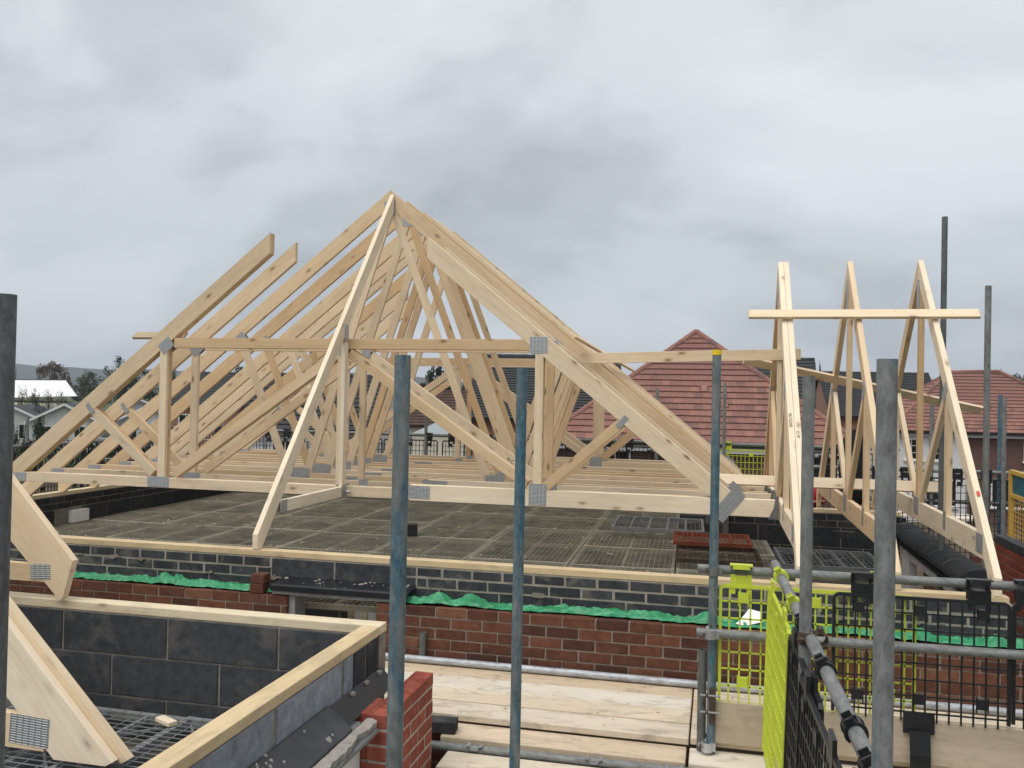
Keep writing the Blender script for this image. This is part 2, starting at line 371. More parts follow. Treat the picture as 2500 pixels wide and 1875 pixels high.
def tubeobj(name, a, b, mat, label=None, cat='scaffold tube', group=None, parent=None, r=.02415, n=24):
    a = Vector(a); b = Vector(b); d = (b-a).normalized(); Lh = (b-a).length
    key = ('tube', mat, round(Lh, 3), r, n)
    if key in CACHE: me = CACHE[key]
    else:
        mb = MB().tube((0, 0, 0), (0, 0, Lh), r, n, r-.004); me = mesh(mb.v, mb.f, mat, key=key)
        me.polygons.foreach_set('use_smooth', [True]*len(me.polygons)); me.set_sharp_from_angle(angle=R(50))
    q = d.to_track_quat('Z', 'Y').to_matrix().to_4x4(); q.translation = a
    o = link(name, me, q, parent)
    if label: tag(o, label, cat, group)
    return o

# ------------------------------------------------------------------ ground
GZ = -5.2
mb = MB(); mb.add([(-3000, -300, GZ), (3000, -300, GZ), (3000, 3000, GZ), (-3000, 3000, GZ)], [(0, 1, 2, 3)])
structure(mb.build('ground', 'grass', origin=(0, 0, GZ)))
mb = MB(); mb.add([(-45, -14, GZ+.01), (60, -14, GZ+.01), (60, 70, GZ+.01), (-45, 70, GZ+.01)], [(0, 1, 2, 3)])
structure(mb.build('site_soil', 'soil', origin=(0, 0, GZ)))
# distant hills: ridged strips of real terrain
def hill(name, x0, x1, y, h0, seed, depth=500):
    r_ = random.Random(seed); n = 60; v = []; f = []; hs = []
    ph = [r_.uniform(0, 6) for _ in range(6)]
    for i in range(n+1):
        t_ = i/n; e = math.sin(math.pi*t_)**.4
        hs.append(h0*e*(.8+.10*math.sin(5*t_+ph[0])+.06*math.sin(13*t_+ph[1])+.03*math.sin(31*t_+ph[2])+.015*math.sin(70*t_+ph[3]))+r_.uniform(-.01, .02)*h0)
    rows = [(-depth, 0), (-depth*.4, .55), (0, 1), (depth*.6, .5), (depth, 0)]
    for dy, k in rows:
        for i in range(n+1): v.append((x0+(x1-x0)*i/n, y+dy, GZ-2+hs[i]*k))
    for j in range(4):
        for i in range(n): a = j*(n+1)+i; f.append((a, a+1, a+n+2, a+n+1))
    structure(link(name, mesh(v, f, 'hillmat', True)))
hill('hills', -2600, -300, 1750, 82, 3); hill('hills', -700, 1500, 2100, 62, 5); hill('hills', 300, 2400, 1500, 64, 9)

# ------------------------------------------------------------------ masonry
def brickmesh(l, d, h, mat, var, frog=False):
    key = ('brick', l, d, h, mat, var, frog)
    if key in CACHE: return CACHE[key]
    r_ = random.Random(hash((l, d, h, var)) & 0xffff)
    v = boxv((-l/2, 0, 0), (l/2, d, h)); me = mesh(v, BOXF, mat)
    bm = bmesh.new(); bm.from_mesh(me)
    if frog:
        tf = [f for f in bm.faces if f.normal.z > .9][0]
        ret = bmesh.ops.inset_individual(bm, faces=[tf], thickness=.022, depth=0); bmesh.ops.translate(bm, verts=list(tf.verts), vec=(0, 0, -.018))
    bmesh.ops.bevel(bm, geom=[e for e in bm.edges if e.calc_face_angle(0) > .6], offset=.0035, segments=1, affect='EDGES')
    for q in bm.verts: q.co += Vector((r_.uniform(-1, 1), r_.uniform(-.6, .6), r_.uniform(-1, 1)))*.0012
    bm.to_mesh(me); bm.free(); CACHE[key] = me; return me
def lay(parent, axis, fixed, x0, x1, z, mat, l=.215, d=.1025, h=.065, start=0., gap=.01, skip=None, frog=False, name='brick', face=-1):
    """one course along axis 'X' (front face at Y=fixed, body towards +Y) or 'Y' (face at X=fixed; face=+1 looks +X, -1 looks -X)"""
    x = x0-start
    while x < x1-.02:
        a = max(x, x0); b_ = min(x+l, x1)
        if b_-a > .03 and not (skip and skip((a+b_)/2)):
            w = round(b_-a, 3)
            me = brickmesh(w, d, h, mat, rnd.randrange(3), frog)
            if axis == 'X': M = Matrix.Translation(((a+b_)/2+rnd.uniform(-.001, .001), fixed+rnd.uniform(-.0015, .0015), z))
            else:
                M = Matrix.Translation((fixed+rnd.uniform(-.0015, .0015), (a+b_)/2, z)) @ Matrix.Rotation(R(90) if face > 0 else R(-90), 4, 'Z')
            link(name, me, M, parent)
        x += l+gap

from mathutils import noise as mnoise
def mathnoise(a, b): return mnoise.noise(Vector((a*9.0, b*3.3, .7)))+.5*mnoise.noise(Vector((a*31.0, b*5.1, 2.7)))
# front cavity wall: red outer leaf with a window opening, dark inner leaf
fwall = thing('cavity_wall', 'long front wall with dark brown brick outer leaf and dark block inner leaf', 'wall', (-1, .1, GZ))
OX0, OX1 = -1.142, -.445
for i in range(6):
    z = -.065-.075*i; st = .1125 if i % 2 else 0.
    lay(fwall, 'X', 0, -2.8737-.225*6, OX0, z, 'brick', start=st)
    lay(fwall, 'X', 0, OX1, 4.2, z, 'brick', start=(.0075 if not i % 2 else .12))
for (a, b_) in ((-4.3, OX0), (OX1, 4.2)):
    MB().box((a+.004, .006, -.52), (b_-.004, .098, -.006)).build('mortar_bed', 'mortar', fwall)
MB().box((-5.75, .0, GZ), (4.2, .1025, -.53)).build('lower_brickwork', 'wall_brick', fwall)
MB().box((-5.75, .0, -.53), (-4.31, .1025, 0)).build('end_brickwork', 'wall_brick', fwall)
# inner leaf: two courses of concrete bricks, blocks below, two full blocks above the lintel
BX = [(-1.375, -.869), (-.859, -.40), (-.39, -.225)]
for z, st in ((.165, .03), (.09, .14)):
    lay(fwall, 'X', .2, -5.4, -1.385, z+.002, 'concrete_brick', start=st, l=.211, h=.061, gap=.014)
    lay(fwall, 'X', .2, -.215, 3.72, z+.002, 'concrete_brick', start=st, l=.211, h=.061, gap=.014)
for a, b_ in BX[:2]: lay(fwall, 'X', .2, a, b_, .016, 'block', l=b_-a, d=.1, h=.212, name='block')
for z, st in ((.165, .0), (.09, .0)): lay(fwall, 'X', .2, -.39, -.225, z, 'concrete_brick', l=.165)
for z, st in ((-.135, .1), (-.36, .35)):
    lay(fwall, 'X', .2, -5.4, OX0-.05, z, 'block', l=.44, d=.1, h=.215, start=st, name='block')
    lay(fwall, 'X', .2, OX1+.05, 3.72, z, 'block', l=.44, d=.1, h=.215, start=st, name='block')
MB().box((-5.4, .2025, -.37), (OX0-.05, .297, .238)).build('inner_mortar', 'mortar_pale', fwall)
MB().box((OX0-.05, .2025, .006), (OX1+.05, .297, .238)).build('inner_mortar', 'mortar_pale', fwall)
MB().box((OX1+.05, .2025, -.37), (3.72, .297, .238)).build('inner_mortar', 'mortar_pale', fwall)
MB().box((-5.4, .2, GZ), (3.72, .3, -.375)).build('inner_blockwork', 'wall_block', fwall)
# loose mortar left on the inner leaf
mb = MB()
for k in range(34):
    x = rnd.uniform(-3.4, 3.4); z = rnd.choice([.085, .16, .02, .09]); r_ = rnd.uniform(.008, .03)
    if OX0-.1 < x < OX1+.3 and rnd.random() < .8: continue
    ptsb = []
    for q in range(8):
        an = q*math.pi/4; rr = r_*rnd.uniform(.35, 1.5); ptsb.append((x+math.cos(an)*rr*1.6, .2, z+math.sin(an)*rr*.55))
    mb.prism(ptsb, (0, -rnd.uniform(.004, .012), 0))
stuff(mb.build('mortar_smear', 'mortar', fwall))
# little brick stub standing on the outer leaf
stub = thing('brick_stub', 'short stack of two cut bricks left standing on the brick wall beside the black lintel', 'brick', (-1.39, .05, 0))
for k, (dx, an) in enumerate(((0, .02), (.006, -.06))):
    link('brick', brickmesh(.105, .1, .065, 'brick', k), Matrix.Translation((-1.39+dx, .0, .005+.072*k)) @ Matrix.Rotation(an, 4, 'Z'), stub)
MB().box((-1.435, .012, .068), (-1.345, .09, .08)).build('mortar', 'mortar', stub)
# black steel lintel over the opening
lin = thing('steel_lintel', 'black steel cavity lintel splashed with mortar above the front window opening', 'lintel', (-.8, .1, .03))
prof = [(.198, .10), (.198, .094), (.02, .072), (.006, .066), (.006, .036), (-.012, .036), (-.012, .074), (.012, .082)]
mb = MB(); mb.prism([(-1.27, y, z) for y, z in prof], (1.05, 0, 0)); mb.build('lintel_profile', 'steel_black', lin)
MB().box((-1.26, -.004, .012), (-.24, .1, .034)).build('bearing_flange', 'galv_dark', lin)
mb = MB()
for k in range(46):
    x = rnd.uniform(-1.24, -.27); y = rnd.uniform(.0, .19); s_ = rnd.uniform(.004, .012)*(1.6 if rnd.random() < .2 else 1)
    zc = .074+.024*(y/.19)
    mb.add([(x-s_, y-s_*.6, zc), (x+s_, y-s_*.5, zc), (x+s_*.7, y+s_*.7, zc+.004), (x-s_*.8, y+s_*.5, zc+.004), (x, y, zc+s_*.7)], [(0, 1, 4), (1, 2, 4), (2, 3, 4), (3, 0, 4)])
stuff(mb.build('mortar_splash', 'mortar_blob', lin))
# window opening: cavity closer jamb and props seen through it
MB().box((OX0+.002, .03, -.55), (OX0+.05, .2, -.0)).build('cavity_closer', 'galv', fwall)
for k, x in enumerate((-1.02, -.95, -.87, -.72, -.63, -.52)):
    p_ = plank('prop', (x, .9+.12*(k % 3), -2.4), (x, .9+.12*(k % 3), -.14), .05, .035, 'treated', 'thin timber prop standing behind the window opening under the crash deck', 'prop', upv=(0, 1, 0), group='props under the crash deck')

tag(MB().box((-1.35, 1.62, -2.4), (-.2, 1.66, -.18)).build('light_backdrop', 'white_render'), 'added white sheet standing in for the light seen behind the props in the front window opening', 'board')  # white sheet added so the opening gets a light background
# left side wall
lwall = thing('side_wall', 'dark block side wall under the left feet of the roof trusses', 'wall', (-5.6, 3.5, GZ))
for z, st in ((.165, .05), (.09, .16)): lay(lwall, 'Y', -5.5, .31, 6.9, z, 'block_dark', start=st, face=1)
for z, st in ((-.135, .2), (-.36, .0)): lay(lwall, 'Y', -5.5, .31, 6.9, z, 'block_dark', l=.44, d=.1, h=.215, start=st, name='block', face=1, skip=(lambda y: 3.02 < y < 3.3) if z > -.2 else None)
MB().box((-5.597, .31, -.37), (-5.505, 6.9, .238)).build('inner_mortar', 'mortar_dark', lwall)
MB().box((-5.6, .31, GZ), (-5.5, 6.9, -.375)).build('inner_blockwork', 'wall_block', lwall)
MB().box((-5.85, .1, GZ), (-5.72, 7.1, -.02)).build('outer_brickwork', 'wall_brick', lwall)
tag(MB().box((-5.503, 3.03, -.09), (-5.44, 3.3, .05)).build('foam_packer', 'white_plastic'), 'white foam block packed against the dark side wall at deck level', 'packing')
# back wall behind the small gable trusses
bwall = thing('block_wall', 'dark block wall carrying the back feet of the small gable trusses', 'wall', (3, 4.7, GZ))
for z, st in ((.165, .05), (.09, .16)): lay(bwall, 'X', 4.62, 2.05, 3.9, z, 'block_dark', start=st)
for z, st in ((-.135, .12), (-.36, .33)): lay(bwall, 'X', 4.62, 2.05, 3.9, z, 'block_dark', l=.44, d=.1, h=.215, start=st, name='block')
MB().box((2.055, 4.625, -.37), (3.9, 4.715, .238)).build('inner_mortar', 'mortar_dark', bwall)
MB().box((2.05, 4.62, GZ), (3.9, 4.72, -.375)).build('inner_blockwork', 'wall_block', bwall)
MB().box((1.98, 4.6, -2.5), (2.045, 4.72, .24)).build('cavity_closer', 'galv_dark', bwall)
# rear wall of the main roof
rwall = thing('rear_wall', 'far block wall behind the stacked truss tie beams', 'wall', (-1.7, 6.95, GZ))
MB().box((-5.6, 6.92, GZ), (2.05, 7.02, .238)).build('inner_blockwork', 'wall_block', rwall)
MB().box((-5.6, 7.1, GZ), (2.3, 7.2, .0)).build('outer_brickwork', 'wall_brick', rwall)
# right wall with sloping lintel
rw = thing('gable_side_wall', 'low side wall of brick and block beyond the small gable trusses', 'wall', (4.5, 2.6, GZ))
for i in range(7): lay(rw, 'Y', 4.46, .9, 3.3, .135-.075*i, 'brick_red', start=.1125 if i % 2 else 0, face=-1)
MB().box((4.466, .9, -.4), (4.555, 3.3, .195)).build('mortar_bed', 'mortar', rw)
MB().box((4.46, .9, GZ), (4.56, 3.3, -.41)).build('lower_brickwork', 'wall_brick', rw)
for k in range(3): link('block', brickmesh(.44, .1, .075, 'block', k), Matrix.Translation((4.458, 2.1+.45*k, .205)) @ Matrix.Rotation(R(-90), 4, 'Z'), rw)
MB().box((4.3, 3.34, GZ), (5.4, 3.44, .12)).build('return_brickwork', 'wall_brick', rw)
ln = thing('curved_lintel', 'dark grey curved stone lintel with pale mortar joints beside the small gable trusses', 'lintel', (3.8, 2.8, .1))
pr = [(3.70+.20*(1-math.cos(a*math.pi/12)), .13+.115*math.sin(a*math.pi/12)) for a in range(7)]
pr = pr+[(3.90, .17), (3.74, .09)]
yy = 1.42
for k, l_ in enumerate((.56, .48, .44, .42, .38, .36)):
    mb = MB(); mb.prism([(x, yy+.004, z) for x, z in pr], (0, l_-.022, 0)); mb.build('lintel_block', 'block_dark', ln); yy += l_
mb = MB(); mb.prism([(3.82+(x-3.82)*.94, 1.43, .172+(z-.172)*.94) for x, z in pr], (0, yy-1.45, 0)); mb.build('mortar_joint', 'mortar_light', ln)
MB().box((3.72, 1.2, .055), (3.92, 4.1, .088)).build('lintel_flange', 'steel_black', ln)
wn = thing('window_frame', 'white window frame standing under the curved dark lintel', 'window', (3.8, 3, -1.1))
MB().box((3.78, 3.55, -1.1), (3.85, 3.9, .05)).build('jamb', 'white_plastic', wn)
MB().box((3.78, 1.5, -.06), (3.85, 3.54, .0)).build('head', 'white_plastic', wn)
MB().box((3.78, 1.5, -1.1), (3.85, 1.6, -.07)).build('jamb', 'white_plastic', wn)
MB().box((3.90, 3.1, -1.1), (4.0, 3.5, .03)).build('brick_jamb', 'wall_brick_light', wn)

# ------------------------------------------------------------------ near-left block building
pw = thing('porch_wall', 'near dark block wall enclosing the small building in the foreground', 'wall', (-2, -1.56, GZ))
for z, st in ((.012, .42), (-.213, .10), (-.438, .42)): lay(pw, 'X', -1.613, -4.6, .11, z, 'block', l=.655, d=.1, h=.217, start=st, name='block', gap=.011)
MB().box((-4.6, -1.607, -.5), (.205, -1.516, .238)).build('mortar_bed', 'mortar', pw)
MB().box((-4.6, -1.613, GZ), (.205, -1.513, -.505)).build('lower_blockwork', 'wall_block', pw)
# right leaf: pale aircrete faces outwards
for z, st in ((.012, .30), (-.213, .05)): lay(pw, 'Y', .206, -5.0, -1.95, z, 'block_blue', l=.62, d=.095, h=.217, start=st, name='block', face=1, gap=.03)
lay(pw, 'Y', .206, -1.93, -1.62, .012, 'block', l=.14, d=.095, h=.217, name='block', face=1, gap=.02)
MB().box((.116, -5.0, -.3), (.199, -1.62, .238)).build('mortar_bed', 'mortar', pw)
MB().box((.11, -5.0, GZ), (.205, -1.62, -.305)).build('lower_blockwork', 'wall_block', pw)
pier = thing('brick_pier', 'new bright red brick pier with open frogs on its top course', 'pier', (.38, -1.7, GZ))
PY0 = -2.06
for i in range(9):
    z = -.065-.075*i
    lay(pier, 'Y', .43, PY0, -1.384, z, 'brick_red', start=(.1125 if not i % 2 else 0), face=1, frog=(i == 0))
    link('brick', brickmesh(.10, .215, .065, 'brick_red', i % 3), Matrix.Translation((.275, PY0+.002, z)), pier)
MB().box((.335, PY0+.003, -.75), (.4275, -1.3865, -.035)).build('mortar_bed', 'mortar_light', pier)
MB().box((.228, PY0+.008, -.75), (.33, PY0+.2, -.006)).build('mortar_bed', 'mortar_light', pier)
MB().box((.33, PY0, GZ), (.43, -1.384, -.75)).build('lower_brickwork', 'wall_brick', pier)
pl_ = thing('slate_lintel', 'dark grey steel lintel dusted with mortar between pale blocks and red pier', 'lintel', (.3, -2.8, .05))
mb = MB(); mb.prism([(.2075, -4.9, .085), (.22, -4.9, .09), (.335, -4.9, .0), (.335, -4.9, -.04), (.325, -4.9, -.04), (.325, -4.9, -.006)], (0, 2.65, 0)); mb.build('lintel_profile', 'steel_slate', pl_)
mb = MB(); ring = []; nn = 120
for k in range(nn+1):
    y = -4.9+(2.82*k/nn); a_ = mathnoise(y, 1); ring.append((y, .385+.020*a_+.012*mathnoise(y*3, 5), -.014+.010*mathnoise(y*2.2, 9)))
vs = []; fs = []
for (y, xo, zt) in ring: vs += [(.337, y, -.012+.3*(zt+.014)), (.337+(xo-.337)*.5, y, zt+.004), (xo, y, zt-.006), (xo-.004, y, -.05), (.337, y, -.05)]
for k in range(nn):
    for q in range(4): fs.append((5*k+q, 5*k+q+1, 5*k+q+6, 5*k+q+5))
mb.add(vs, fs); mb.build('mortar_ledge', 'mortar_blob', pl_)
MB().box((.345, -4.9, -.066), (.40, -2.09, -.0505)).build('bearing_flange', 'galv_dark', pl_)
mb = MB()
for k in range(44):
    y = rnd.uniform(-3.9, -2.3) if k < 26 else rnd.gauss(-2.9, .06); t_ = rnd.random() if k < 26 else rnd.random()*.4; x = .222+.11*t_; zc = .088-.086*t_; s_ = rnd.uniform(.004, .012)*(2.2 if rnd.random() < .2 else 1)
    mb.add([(x-s_*.7, y-s_, zc+.004), (x+s_*.7, y-s_*.8, zc-.012*s_/.01), (x+s_*.6, y+s_, zc-.01*s_/.01), (x-s_*.6, y+s_*.7, zc+.006), (x+.003, y, zc+s_*.7)], [(0, 1, 4), (1, 2, 4), (2, 3, 4), (3, 0, 4)])
stuff(mb.build('mortar_splash', 'mortar_blob', pl_))
MB().box((.25, -4.9, -2.0), (.30, -2.07, -.035)).build('cavity_board', 'white_render', pl_)
dp = thing('damp_strip', 'black damp proof strip lying between the inner blocks and the red pier', 'strip', (.28, -1.9, .0))
mb = MB(); mb.prism([(.21, -2.22, .07), (.215, -2.22, .075), (.30, -2.22, -.005), (.295, -2.22, -.01)], (0, .62, 0)); mb.build('sheet', 'black_plastic', dp)
for k in range(3): MB().box((.222, -2.02+.17*k, .058), (.240, -1.99+.17*k, .072)).build('mortar_lump', 'mortar_blob', dp)

# ------------------------------------------------------------------ wall plates
def scarf(name, a, b, axis, label):
    pass
plank('wall_plate', (-5.4, .25, .2615), (-.43, .25, .2615), .1, .043, 'treated', 'pale timber wall plate on the front wall under the hip rafter foot', 'wall plate')
plank('wall_plate', (-.428, .25, .2615), (3.70, .25, .2615), .1, .043, 'treated', 'pale timber wall plate on the front wall, length carrying the small gable truss feet', 'wall plate')
plank('wall_plate', (-5.55, .31, .2615), (-5.55, 6.9, .2615), .1, .043, 'treated', 'timber wall plate along the dark side wall under the truss feet', 'wall plate')
plank('wall_plate', (2.06, 4.67, .2615), (3.9, 4.67, .2615), .1, .043, 'treated', 'timber wall plate on the back block wall under the small gable trusses', 'wall plate')
plank('wall_plate', (-5.4, 6.97, .2615), (2.05, 6.97, .2615), .1, .043, 'treated', 'timber wall plate on the far wall behind the truss ties', 'wall plate')
plank('wall_plate', (-4.6, -1.56, .2605), (.206, -1.56, .2605), .1, .045, 'treated', 'weathered timber wall plate across the near block wall', 'wall plate')
plank('wall_plate', (.158, -5.0, .2605), (.158, -1.615, .2605), .096, .045, 'treated', 'weathered timber wall plate running towards the pier beside pale blocks', 'wall plate')

# ------------------------------------------------------------------ trusses
AXC = -1.545; SL = .81
def rz(x, top): return top-SL*abs(x-AXC)          # rafter top edge
ZAP = 3.672; ZAPG = 3.676
def hip_truss(Y, label, front=False, rear=False):
    T = thing('hip_truss', label, 'roof truss', (AXC, Y, .283), 'truncated hip trusses of the main roof')
    for p_ in range(2 if front else 1):
     y0, y1 = Y+.0485*p_, Y+.0485*p_+.047
     for s in (-1, 1):
         dep = .155 if s < 0 else .155; ZAP = ZAPG if s < 0 else ZAPG-.075
         vd = dep*math.hypot(1, SL)
         xe = AXC+s*.80; xf = AXC+s*4.04
         top = [(xf, rz(xf, ZAP)), (xe, rz(xe, ZAP))]; bot = [(xe, rz(xe, ZAP)-vd), (xf-s*(.0), rz(xf, ZAP)-vd)]
         if s < 0: # foot seated on the side plate
             zf = .286; xb = AXC-(ZAP-vd-zf)/SL; poly = [(xf, rz(xf, ZAP)), (xe, rz(xe, ZAP)), (xe, rz(xe, ZAP)-vd), (xb, zf), (xf, zf)]
         else:     # foot dies into the tie beam heel
             xt = AXC+(ZAP-.66)/SL; xb = AXC+(ZAP-vd-.53)/SL
             poly = [(xe, rz(xe, ZAP)), (xt+.02, .64), (xt-.10, .53), (xb, .53), (xe, rz(xe, ZAP)-vd)]
         timber('rafter', poly, 'XZ', y0, y1, (1, -SL*s), 'spruce', T)
     mem(T, 'flat_top_chord', (-3.36, 1.957), (.32, 1.957), .097, 'XZ', y0+.001, y1-.001)
     mem(T, 'tie_beam', (-5.2, .566), (-.87, .566), .097, 'XZ', y0+.001, y1-.001)
     mem(T, 'tie_beam', (-.868, .582), (2.395 if not rear else 2.1, .582), .145, 'XZ', y0+.0015, y1-.0015, 'spruce_pale')
     mem(T, 'post', (-3.476, .61), (-3.476, 1.93), .08, 'XZ', y0+.002, y1-.002)
     mem(T, 'post', (.333, .65), (.333, 1.93), .075, 'XZ', y0+.002, y1-.002)
     mem(T, 'post', (-1.58, .61), (-1.58, 1.915), .062, 'XZ', y0+.002, y1-.002)
     mem(T, 'diagonal_web', (-3.33, .66), (-1.62, 1.86), .09, 'XZ', y0+.003, y1-.003)
     mem(T, 'diagonal_web', (.24, .70), (-1.50, 1.87), .09, 'XZ', y0+.003, y1-.003)
     mem(T, 'strut', (-3.57, .655), (-4.28, 1.27), .085, 'XZ', y0+.004, y1-.004)
     mem(T, 'strut', (.40, .68), (1.075, 1.275), .085, 'XZ', y0+.004, y1-.004)
    for off in (Y-.001, y1+.001):
        plate(T, -3.45, 1.93, .15, .11, R(40), 'XZ', off); plate(T, .325, 1.955, .165, .15, 0, 'XZ', off)
        plate(T, -3.50, .575, .24, .105, 0, 'XZ', off); plate(T, .34, .615, .16, .19, 0, 'XZ', off)
        plate(T, -5.12, .567, .16, .085, 0, 'XZ', off); plate(T, -.80, .588, .26, .115, R(-1), 'XZ', off)
        plate(T, -4.30, 1.285, .05, .12, R(38), 'XZ', off); plate(T, 1.085, 1.285, .05, .12, R(-42), 'XZ', off)
        plate(T, 2.0, .60, .125, .30, R(-39), 'XZ', off); plate(T, -1.55, 1.91, .10, .13, 0, 'XZ', off); plate(T, -1.55, .575, .09, .11, 0, 'XZ', off)
    return T
def full_truss(Y, label, xr=2.39):
    T = thing('fink_truss', label, 'roof truss', (AXC, Y, .283), 'full triangular trusses of the main roof')
    y0, y1 = Y, Y+.04
    dep = .145; vd = dep*math.hypot(1, SL)
    xf = AXC-4.04; zf = .286; xb = AXC-(ZAP-vd-zf)/SL
    timber('rafter', [(xf, rz(xf, ZAP)), (AXC-.0005, ZAP), (AXC-.0005, ZAP-vd), (xb, zf), (xf, zf)], 'XZ', y0, y1, (1, SL), 'spruce', T)
    xt = AXC+(ZAP-.64)/SL; xb = AXC+(ZAP-vd-.53)/SL
    timber('rafter', [(AXC+.0005, ZAP), (xt, .64), (xt-.09, .53), (xb, .53), (AXC+.0005, ZAP-vd)], 'XZ', y0, y1, (1, -SL), 'spruce', T)
    mem(T, 'tie_beam', (-5.18, .566), (xr, .566), .097, 'XZ', y0+.001, y1-.001)
    mem(T, 'web', (-2.45, .60), (-1.56, 3.42), .088, 'XZ', y0+.002, y1-.002)
    mem(T, 'web', (-.41, .60), (-1.50, 3.42), .078, 'XZ', y0+.003, y1-.003)
    mem(T, 'web', (-2.67, .60), (-3.30, 2.12), .08, 'XZ', y0+.002, y1-.002)
    mem(T, 'web', (-.20, .60), (.30, 2.05), .08, 'XZ', y0+.002, y1-.002)
    for off in ((y0-.001), (y1+.001)):
        plate(T, AXC, ZAP-.2, .13, .16, 0, 'XZ', off); plate(T, -2.52, .615, .22, .11, 0, 'XZ', off); plate(T, -.34, .615, .20, .11, 0, 'XZ', off)
        plate(T, -5.10, .567, .16, .085, 0, 'XZ', off); plate(T, -3.27, 2.08, .12, .10, R(39), 'XZ', off); plate(T, .28, 2.03, .12, .10, R(-39), 'XZ', off)
        plate(T, -1.9, .567, .24, .06, 0, 'XZ', off); plate(T, 1.93, .60, .11, .26, R(-39), 'XZ', off)
    return T
hip_truss(1.837, 'front flat-topped hip girder truss with two rafters sticking up past its top chord', True)
hip_truss(2.375, 'second flat-topped hip truss directly behind the front hip girder')
ordn = ['first', 'second', 'third', 'fourth', 'fifth', 'sixth']
for k, Y in enumerate((2.94, 3.48, 4.06, 4.40, 4.69, 5.27)):
    full_truss(Y, 'full triangular pine roof truss, %s behind the pair of flat-topped hip trusses' % ordn[k], 2.39 if Y < 4.5 else 2.05)
hip_truss(5.75, 'flat-topped hip truss just behind the last full triangular truss', rear=True)
hip_truss(6.30, 'rearmost flat-topped hip truss at the far end of the main roof', rear=True)
# mono truss from the ridge peak down to the front plate
T = thing('mono_truss', 'pale mono hip truss running from the roof peak down to the front wall plate', 'roof truss', (-1.52, 1.8, .283))
mp0 = Vector((2.93, 3.62))
ms = (mp0.y-.40)/(mp0.x-.20); vdm = .125*math.hypot(1, ms)
ytop = lambda y: mp0.y-ms*(mp0.x-y)
timber('rafter', [(mp0.x, mp0.y), (mp0.x, mp0.y-vdm), (.20+(.286-.40+vdm)/ms, .286), (.20, .286), (.20, .40)], 'YZ', -1.541, -1.497, (1, ms), 'spruce_white', T)
mem(T, 'tie_beam', (.62, .57), (1.80, .57), .095, 'YZ', -1.540, -1.498, 'spruce_white')
mem(T, 'post', (1.79, .55), (1.79, 2.12), .075, 'YZ', -1.539, -1.499, 'spruce_white')
for off in (-1.5423, -1.4957):
    plate(T, .62, .57, .085, .10, 0, 'YZ', off); plate(T, 1.78, .57, .09, .13, 0, 'YZ', off); plate(T, 1.77, 2.05, .085, .16, 0, 'YZ', off)
MB().tube((-1.49, 1.80, .57), (-1.44, 1.80, .565), .008, 8).build('bolt', 'galv_bright', T)
MB().tube((-1.46, 1.80, .567), (-1.45, 1.80, .566), .02, 6).build('washer', 'galv_bright', T)

# small gable trusses, planes across X
def gable_truss(X, label, ply=1):
    T = thing('gable_truss', label, 'roof truss', (X, 2.5, .283), 'small steep gable trusses')
    th = .045; y_a = 2.50; za = 2.77; s = 1.03
    for p in range(ply):
        x0, x1 = X+p*(th+.002), X+p*(th+.002)+th
        d = .12; vd = d*math.hypot(1, s)
        fz = lambda y: za-s*abs(y-y_a)
        yb = y_a-(za-vd-.286)/s
        timber('rafter', [(y_a-.0005, za), (y_a-.0005, za-vd), (yb, .286), (.20, .286), (.20, fz(.20))], 'YZ', x0, x1, (1, s), 'spruce_pale', T)
        yb2 = y_a+(za-vd-.286)/s
        timber('rafter', [(y_a+.0005, za), (y_a+.0005, za-vd), (yb2, .286), (4.74, .286), (4.74, fz(4.74))], 'YZ', x0, x1, (1, -s), 'spruce', T)
        mem(T, 'tie_beam', (.47, .555), (4.5, .555), .165, 'YZ', x0+.001, x1-.001, 'spruce_pale')
        mem(T, 'king_post', (2.46, .62), (2.46, 2.62), .08, 'YZ', x0+.002, x1-.002)
        mem(T, 'post', (1.47, .62), (1.47, 1.64), .085, 'YZ', x0+.002, x1-.002)
        mem(T, 'post', (3.50, .62), (3.50, 1.64), .085, 'YZ', x0+.002, x1-.002)
        mem(T, 'web', (2.40, .64), (1.53, 1.57), .075, 'YZ', x0+.003, x1-.003)
        mem(T, 'web', (2.53, .64), (3.44, 1.57), .075, 'YZ', x0+.003, x1-.003)
    xl, xr_ = X-.001, X+ply*(th+.002)-.001
    for off in (xl, xr_):
        plate(T, 2.48, 2.42, .10, .34, 0, 'YZ', off); plate(T, 1.51, 1.58, .10, .17, R(44), 'YZ', off); plate(T, 3.47, 1.58, .10, .17, R(-44), 'YZ', off)
        plate(T, 2.47, .60, .17, .15, 0, 'YZ', off); plate(T, 1.48, .60, .07, .14, 0, 'YZ', off); plate(T, 3.49, .60, .07, .14, 0, 'YZ', off); plate(T, .54, .57, .16, .13, 0, 'YZ', off)
    return T
g1 = gable_truss(2.42, 'double-ply small gable truss that carries the hanger ends of the main ties', 2)
gable_truss(3.02, 'single small gable truss between the double-ply one and the outermost one')
g3 = gable_truss(3.612, 'outermost single small gable truss with a red pencil mark near its foot')
MB().box((3.63, .62, 0), (3.65, .66, .001)).build('red_mark', 'red_mark', g3).matrix_basis = Matrix.Translation((3.634, .66, .888)) @ Matrix.Rotation(R(46), 4, 'X')
